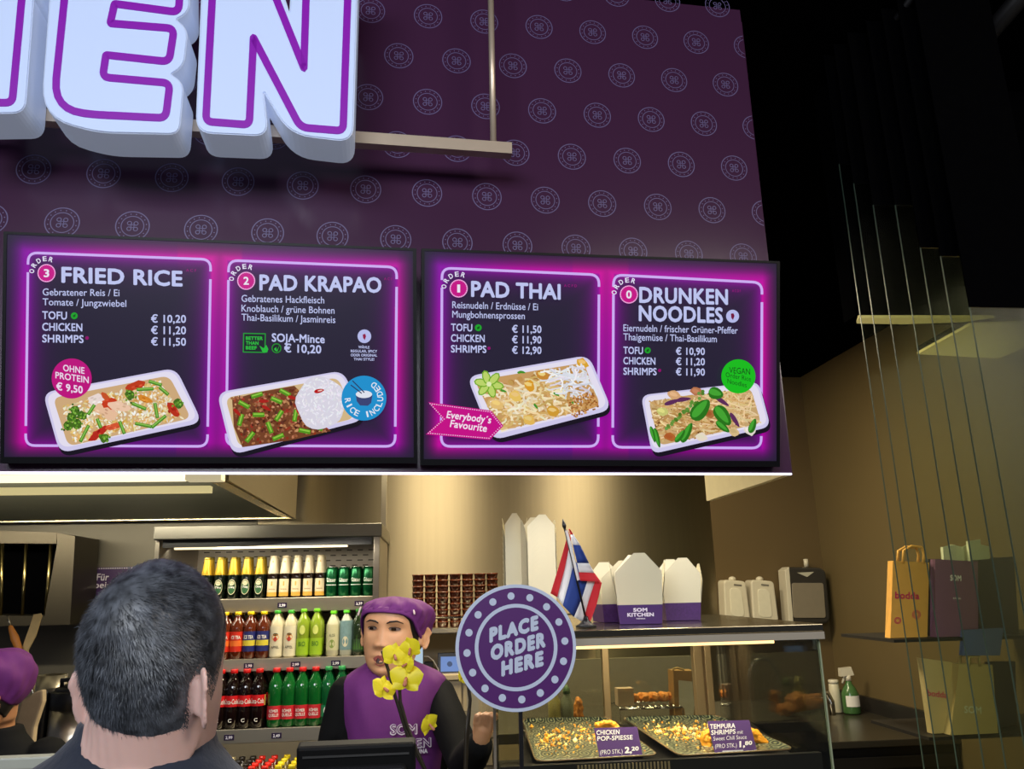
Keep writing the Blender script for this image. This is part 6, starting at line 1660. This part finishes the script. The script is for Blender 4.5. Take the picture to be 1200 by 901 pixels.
# cropped strands
rs = np.random.default_rng(3); vs, fs = [], []
crown = np.array([.01, .075, .205]); tries = 0
NS = 42000
while len(fs) < NS*2 and tries < 90000:
    tries += 1
    ph = rs.uniform(0, 2*pi); a = abs(((ph+pi) % (2*pi))-pi)
    if a < .9 and rs.random() < .75: continue
    z0 = hairline(ph); f = rs.random()**1.05; z = z0-.006+(HH-z0+.005)*f
    if z > HH-.001: continue
    p = head_pt(z/HH, ph, False); n = unit((p-np.array([0, .008, .12]))*np.array([1, 1, 1.1]))
    h = max(0, z-z0)
    root = p+n*max(0.0, hthick(z, ph, 0)-.002)
    d = root-crown; d = d-n*(d@n); d = unit(d+np.array([0, 0, -.012]))
    L = np.interp(h, [0, .02, .07, .13], [.003, .004, .008, .013])*rs.uniform(.7, 1.2)
    g = unit(d*1.0+n*rs.uniform(.15, .42)+rs.normal(0, .22, 3)); g2 = unit(g+d*.4-n*.25)
    w = np.cross(g, n); w = unit(w)*.00038
    b = len(vs); m_ = root+g*L*.55; e = m_+g2*L*.5
    vs += [mxf(root-w), mxf(root+w), mxf(m_+w*.8), mxf(m_-w*.8), mxf(e)]
    fs += [(b, b+1, b+2, b+3), (b+3, b+2, b+4)]
mb = MB(); mb.add(vs, fs, 0, None, True)
st = mb.build('cropped_strands', m_hairm, None, fix=False); st.data.transform(Matrix.Translation(-man.location)); st.parent = scalp

HW[:] = HW*np.interp(_T, [0, .08, .2, .4, .55, 1], [1.15, 1.14, 1.10, 1.05, 1.0, 1.0]); NOSE[0] = .6; EARY[0] = .012
# ---- the woman behind the counter
WY = 2.36
wc = P(460, 757, WY)
zc_chin, zc_top = P(457, 793, WY)[2], P(460, 712, WY)[2]
woman = thing('person', 'woman in purple cap and vest over black sleeves, standing behind the orchid', 'person', (wc[0], WY, 0))
k_ = 1.05
_wx = xform((wc[0], WY, zc_chin+.11*k_), radians(-17), radians(-3), radians(3), (1.07, .98, k_))
def wxf(p):
    p = np.array(p, float)
    if p[2] > .158: p[2] = .158+(p[2]-.158)*.62
    return _wx(p)
mb = MB(); head_mesh(mb, wxf); ear(mb, 1, wxf); ear(mb, -1, wxf)
wn = np.array([P(457, 792, WY+.02)[0], WY+.03, P(457, 782, WY)[2]])
hc = wxf(np.array([0, .03, .06]))
mb.tube([wn+np.array([0, 0, -.12]), wn+np.array([0, 0, -.03]), hc, hc+np.array([0, 0, .04])], [.062, .052, .05, .05], 24)
zsh = P(457, 800, WY)[2]
tcx = P(460, 830, WY)[0]
mb.loft(torso(tcx, WY+.03, zsh, [(-.55, .145, .10, 0), (-.3, .135, .095, 0), (-.12, .135, .09, 0), (-.04, .115, .065, 0), (.0, .075, .05, 0), (.02, .055, .045, 0)]))
shR = np.array([P(518, 812, WY)[0], WY+.02, P(518, 812, WY)[2]]); elR = P(546, 894, 2.17); wrR = P(562, 873, 1.965); hdR = P(567, 852, 1.93)
shL = np.array([P(400, 812, WY)[0], WY+.02, P(400, 812, WY)[2]]); elL = P(384, 905, WY+.02); wrL = P(415, 930, 2.1)
mb.capsule([shR*.93+elR*.07+np.array([-.02, 0, 0]), elR], [.026, .030], 14); mb.capsule([elR, wrR], [.034, .022], 14); mb.capsule([shL*.93+elL*.07+np.array([.02, 0, 0]), elL], [.026, .030], 14); mb.capsule([elL, wrL], [.034, .022], 14)
mb.capsule([wrR, hdR-(hdR-wrR)*.4], [.021, .021], 10)
fist(mb, hdR, hdR-wrR, (-.55, -.8, .1), (1, -.35, 0), .74)
fist(mb, wrL+np.array([.03, -.03, -.005]), (.4, -.8, 0), (0, 0, 1), (1, .4, 0), .82)
hipc = np.array([tcx, WY+.03, zsh-.55])
for s in (-1, 1):
    kn = hipc+np.array([s*.085, 0, -.38]); an = kn*1.0; an[2] = .09; mb.capsule([hipc+np.array([s*.08, 0, .02]), kn], [.09, .055], 14); mb.capsule([kn, an], [.052, .036], 14); mb.capsule([an+np.array([0, .03, -.04]), an+np.array([0, -.12, -.052])], [.036, .030], 12)
union('body', mb, .0030, m_skin2, woman, 2)
face(woman, wxf, mouth_open=.010, look=-.002)
# cap and hair
def wline(ph):
    a = abs(((ph+pi) % (2*pi))-pi); return float(np.interp(a, [0, .5, 1.0, 1.35, 1.7, 2.2, 3.15], [.170, .167, .150, .118, .096, .075, .060]))
def wth(z, ph, f):
    side = .5-.5*cos(ph-.0); back = max(0, -cos(ph)); up_r = max(0, sin(ph))
    return .006+.030*sin(pi*min(1, f*1.05))**.8*(.12+.88*back)+.012*up_r*sin(pi*min(1, f))+.004*f
cap_shell('cap', m_cap, woman, wxf, wline, wth, wr=.0035)
cap_shell('hair', m_hairblk, woman, wxf, lambda ph: float(np.interp(abs(((ph+pi) % (2*pi))-pi), [0, .6, 1.0, 1.25, 1.6, 2.2, 3.15], [.172, .166, .140, .098, .092, .06, .05])), lambda z, ph, f: .002)
cb_ = MB()
rows = []
for i in range(5):
    rows.append([])
    for j in range(60):
        ph = 2*pi*j/60; z = wline(ph)-.004+.024*i/4; p = head_pt(z/HH, ph, False); n = unit((p-np.array([0, .008, .12]))*np.array([1, 1, .3])); rows[-1].append(wxf(p+n*(.0085+.001*(i % 2))))
cb_.loft(rows, caps=False); o = cb_.build('cap_band', m_cap, woman); s_ = o.modifiers.new('cloth', 'SOLIDIFY'); s_.thickness = .003
m_pin = M('pale_clip', (214, 190, 186), .4, noise=0)
for ph, z0, z1 in ((.95, .162, .19), (-1.05, .15, .178)):
    a_, b_ = [wxf(head_pt(z/HH, ph, False)+unit(np.array([sin(ph), -cos(ph), .3]))*.017) for z in (z0, z1)]
    MB().capsule([a_, b_], .0028, 8).build('cap_clip', m_pin, woman)
# black shirt: collar and sleeves
mb = MB(); mb.tube([wn+np.array([0, 0, -.10]), wn+np.array([0, -.004, -.02]), wn+np.array([0, -.010, .012]), wn+np.array([0, -.012, .022])], [.076, .064, .061, .058], 28)
mb.loft(torso(tcx, WY+.03, zsh, [(-.42, .15, .108, 0), (-.12, .155, .105, 0), (-.03, .145, .08, 0), (.008, .095, .062, 0), (.03, .06, .055, 0)]))
def sleeve(sh, el, wr_):
    mid = (sh+el)/2; m2 = (el+wr_)/2
    mb.capsule([sh, mid, el, m2, wr_], [.050, .049, .047, .042, .032], 18)
sleeve(shR+np.array([-.012, 0, -.006]), elR, wrR); sleeve(shL+np.array([.012, 0, -.006]), elL, wrL)
union('shirt', mb, .005, m_shirt, woman, 5)
# purple vest
vr = []
VN = 48
def vrow(y_, xl_, xr_, ry, dy=0.0, dzf=0.0):
    a_, b_ = P(xl_, y_, WY), P(xr_, y_, WY); cx, rx = (a_[0]+b_[0])/2, (b_[0]-a_[0])/2; z = (a_[2]+b_[2])/2; r = []
    for j in range(VN):
        q = 2*pi*j/VN; c_, s_ = cos(q), sin(q)
        fold = .006*sin(q*7+y_*.05)+.005*sin(q*13-y_*.08)
        fr_ = max(0, -s_)
        r.append((cx+rx*np.sign(c_)*abs(c_)**.8, WY+.03+dy+(ry+fold*min(1, (900-y_)*0+1))*s_, z-dzf*fr_*(1-abs(c_))))
    return r
vr = [vrow(960, 402, 520, .135), vrow(920, 402, 520, .132), vrow(880, 402, 522, .128), vrow(850, 399, 525, .126), vrow(825, 397, 526, .12), vrow(808, 396, 526, .11), vrow(799, 397, 525, .1), vrow(791, 404, 518, .09), vrow(784, 415, 504, .08), vrow(777, 428, 487, .074, 0, .035), vrow(774, 430, 484, .070, 0, .055)]
mb = MB(); mb.loft(vr, caps=False); o = mb.build('vest', m_cap, woman, subsurf=1); s_ = o.modifiers.new('cloth', 'SOLIDIFY'); s_.thickness = .004
VP_ = Plane((0, WY+.03-.1385, 0), (0, -1, 0))
m_vw = M('vest_print', (226, 214, 226), .6, noise=0)
mb = MB(); mb2 = MB()
for s__, x0, x1, y0_, h in (('SOM', 457, 489, 860.5, 12), ('KITCHEN', 442, 505.5, 877, 11), ('VIENNA', 480, 501, 884, 5)):
    text_on(mb, VP_, s__, (x0, y0_), (x1, y0_), h, .006, bold=.06)
    if h > 6: text_on(mb2, VP_, s__, (x0+1.2, y0_-.5), (x1-1.2, y0_-.5), h-1.2, .0072, bold=-.004)
def onto(p):
    c_ = np.clip((p[0]-tcx)/.165, -.98, .98); return np.array([p[0], p[1]+.12*(1-sqrt(1-c_*c_)), p[2]])
mb.xform(onto); mb2.xform(onto)
mb.build('lettering', m_vw, woman); mb2.build('lettering_fill', m_cap, woman)
tr = MB()
for s in (-1, 1): tr.capsule([hipc+np.array([s*.07, 0, .12]), hipc+np.array([s*.085, 0, -.1]), hipc+np.array([s*.09, 0, -.4]), np.array([hipc[0]+s*.09, hipc[1], .13])], [.11, .11, .075, .062], 16)
tr.build('trousers', m_shirt, woman)
sho = MB()
for s in (-1, 1): a_ = np.array([hipc[0]+s*.085, hipc[1], .045]); sho.capsule([a_+np.array([0, .05, 0]), a_+np.array([0, -.12, -.006])], [.044, .036], 14)
sho.build('shoes', M('dark_shoes', (28, 26, 26), .6), woman)

# ---- the second cook, cut by the left edge of the picture
SYc = 2.5
sc_ = P(-20, 812, SYc)
cook = thing('person', 'cook in purple cap and black shirt at the far left edge', 'person', (sc_[0], SYc, 0))
czc = P(0, 868, SYc)[2]
sxf = xform((sc_[0], SYc, czc+.11), radians(-52), radians(14), radians(0), (1, 1, 1.02))
mb = MB(); head_mesh(mb, sxf); ear(mb, 1, sxf); ear(mb, -1, sxf)
hc = sxf(np.array([0, .03, .06])); sn = np.array([sc_[0]+.02, SYc+.04, P(0, 838, SYc)[2]-.02])
mb.tube([sn+np.array([0, 0, -.1]), sn, hc, hc+np.array([0, 0, .03])], [.062, .052, .05, .05], 24)
mb.loft(torso(sn[0], sn[1]+.01, sn[2]-.06, [(-.55, .145, .10, 0), (-.3, .135, .095, 0), (-.12, .15, .10, 0), (-.03, .14, .075, 0), (.01, .09, .055, 0), (.03, .06, .05, 0)]))
for s in (-1, 1):
    s0_ = sn+np.array([s*.165, .01, -.11]); el = s0_+np.array([s*.02, -.06, -.27]); wr_ = el+np.array([-s*.04, -.2, .02]); mb.capsule([s0_, el], [.045, .036], 14); mb.capsule([el, wr_], [.034, .022], 14); fist(mb, wr_+np.array([0, -.05, 0]), (0, -1, 0), (0, 0, 1), (1, 0, 0), .82)
    kn = sn+np.array([s*.085, 0, -.98]); an = kn*1.0; an[2] = .09; mb.capsule([sn+np.array([s*.08, 0, -.58]), kn], [.09, .055], 14); mb.capsule([kn, an], [.052, .036], 14); mb.capsule([an+np.array([0, .03, -.04]), an+np.array([0, -.12, -.052])], [.036, .030], 12)
union('body', mb, .0042, m_skin3, cook, 3)
face(cook, sxf)
cap_shell('cap', m_cap, cook, sxf, lambda ph: float(np.interp(abs(((ph+pi) % (2*pi))-pi), [0, .5, 1.0, 1.35, 1.7, 2.2, 3.15], [.168, .165, .152, .135, .118, .085, .066])), wth, wr=.004)
cap_shell('hair', m_hairblk, cook, sxf, lambda ph: float(np.interp(abs(((ph+pi) % (2*pi))-pi), [0, .6, 1.0, 1.25, 1.6, 2.2, 3.15], [.172, .166, .138, .094, .09, .055, .045])), lambda z, ph, f: .002)
mb = MB()
mb.loft(torso(sn[0], sn[1]+.01, sn[2]-.06, [(-.55, .16, .12, 0), (-.3, .155, .115, 0), (-.12, .165, .115, 0), (-.045, .155, .09, 0), (-.012, .115, .072, 0), (.02, .082, .068, 0), (.045, .07, .064, 0)]))
for s in (-1, 1):
    s0_ = sn+np.array([s*.15, .01, -.11]); el = sn+np.array([s*.185, -.05, -.38]); wr_ = el+np.array([-s*.04, -.19, .02]); mb.capsule([s0_, (s0_+el)/2, el, wr_], [.062, .055, .05, .036], 16)
union('shirt', mb, .005, m_shirt, cook, 5)
tr = MB()
for s in (-1, 1): tr.capsule([sn+np.array([s*.07, 0, -.45]), sn+np.array([s*.085, 0, -.7]), np.array([sn[0]+s*.09, sn[1], .13])], [.11, .1, .062], 16)
tr.build('trousers', m_shirt, cook)
# ================================================================== left kitchen things
LY = 2.85
lt = thing('kitchen_worktop', 'steel kitchen worktop behind the cook at far left', 'counter', (-1.2, LY+.3, 0))
lz_ = P(80, 893, LY+.05)[2]
lx1 = P(118, 890, LY)[0]+.12
MB().box((-2.6, LY-.12, lz_-.03), (lx1, LY+.5, lz_)).build('worktop', m_steel, lt, bevel=.003)
MB().box((-2.6, LY-.08, .06), (lx1-.01, LY+.5, lz_-.0305)).build('cupboard', m_steel_dk, lt)
ka, kb_ = P(53, 860, LY+.12)[0], P(118, 860, LY+.12)[0]
kc, kr = np.array([(ka+kb_)/2, LY+.14, lz_+.001]), (kb_-ka)/2
h1, h2 = P(80, 836, LY+.0)[2]-lz_, P(80, 812, LY+.0)[2]-lz_
kt = thing('soup_kettle', 'round stainless soup kettle with black rim and lid beside the cook', 'kettle', kc)
MB().lathe([(0, 0), (kr*.95, 0), (kr*.97, .01), (kr*.97, h1)], kc, 36).build('pot', steel('kettle_steel', (196, 186, 166), .28, .5, (1, 1, 1)), kt)
MB().lathe([(kr*.975, h1), (kr*1.0, h1+.004), (kr*1.0, h2-.01), (kr*.9, h2-.004), (kr*.9, h1+.002)], kc, 36, caps=False).build('rim', m_blackpl, kt)
MB().lathe([(kr*.88, h2-.012), (kr*.85, h2+.004), (kr*.4, h2+.018), (0, h2+.02)], kc, 32).build('lid', m_blackpl, kt)
MB().tube([kc+np.array([-kr*.5, -kr*.4, h2]), kc+np.array([-kr*.5, -kr*.5, h2+.03]), kc+np.array([kr*.1, -kr*.6, h2+.035]), kc+np.array([kr*.1, -kr*.5, h2+.006])], .008, 8).build('lid_handle', m_blackpl, kt)
MB().box((kc[0]-kr*1.35, kc[1]-.04, lz_+.01), (kc[0]-kr*.98, kc[1]+.04, lz_+h2)).build('side_handle', m_blackpl, kt, bevel=.008)
MB().slab([kc+np.array(p) for p in ((-.01, -kr*.98, h1+.012), (.035, -kr*.98, h1+.012), (.05, -kr*.93, h1+.024), (.0, -kr*.93, h1+.024))], (0, .004, 0)).build('hinge_plate', m_chrome, kt)
kp = thing('paper_bag', 'crumpled brown paper sack behind the cook and the soup kettle', 'bag', (kc[0]-.15, LY-.1, lz_+.001))
q = [P(x, y, LY-.1) for x, y in ((16, 852), (24, 822), (40, 811), (50, 808), (50, 822), (40, 852), (36, 890), (14, 890))]
for p in (q[-1], q[-2]): p[2] = lz_+.001
MB().slab(q, (0, .03, 0)).build('bag_body', M('sack_brown', (178, 158, 128), .8, noise=.15, scale=30, bump=.3), kp, bevel=.006)
up = thing('utensil_pot', 'steel utensil pot behind the cook in the purple cap', 'pot', (P(20, 870, LY+.1)[0], LY+.3, lz_+.001))
ux, uy = up.location[0], up.location[1]; uh = P(24, 795, LY+.2)[2]-lz_
MB().lathe([(0, 0), (.045, 0), (.05, .005), (.05, uh), (.047, uh), (.045, .008), (0, .008)], (ux, uy, lz_+.001), 24).build('pot', m_steel, up)
t = thing('ladle', 'ladle with orange wooden handle standing up behind the purple cap', 'ladle', (ux, uy, lz_+.012))
a_, b_, c_ = P(22, 760, uy), P(12.5, 735, uy), P(9, 722, uy)
MB().capsule([np.array([ux+.01, uy, lz_+.03]), a_+(a_-b_)*.3], .004, 8).build('rod', m_steel, t)
MB().capsule([a_, (a_+b_)/2, b_], [.012, .014, .008], 10).build('handle', M('orange_wood', (196, 120, 40), .5, noise=.15), t)
MB().tube([b_, c_], .003, 6).build('hook', m_steel, t)
t = thing('bamboo_spatula', 'pale bamboo spatula standing up behind the purple cap', 'spatula', (ux, uy, lz_+.012))
q = [P(x, y, uy+.02) for x, y in ((26, 758), (35, 733), (39, 720), (48, 718.5), (49, 722), (42, 745), (33, 762))]
MB().slab(q+[np.array([ux+.006, uy+.02, lz_+.03]), np.array([ux-.006, uy+.02, lz_+.03])], (0, .005, 0)).build('blade', M('bamboo', (206, 176, 116), .55, noise=.12, scale=60), t, bevel=.001)
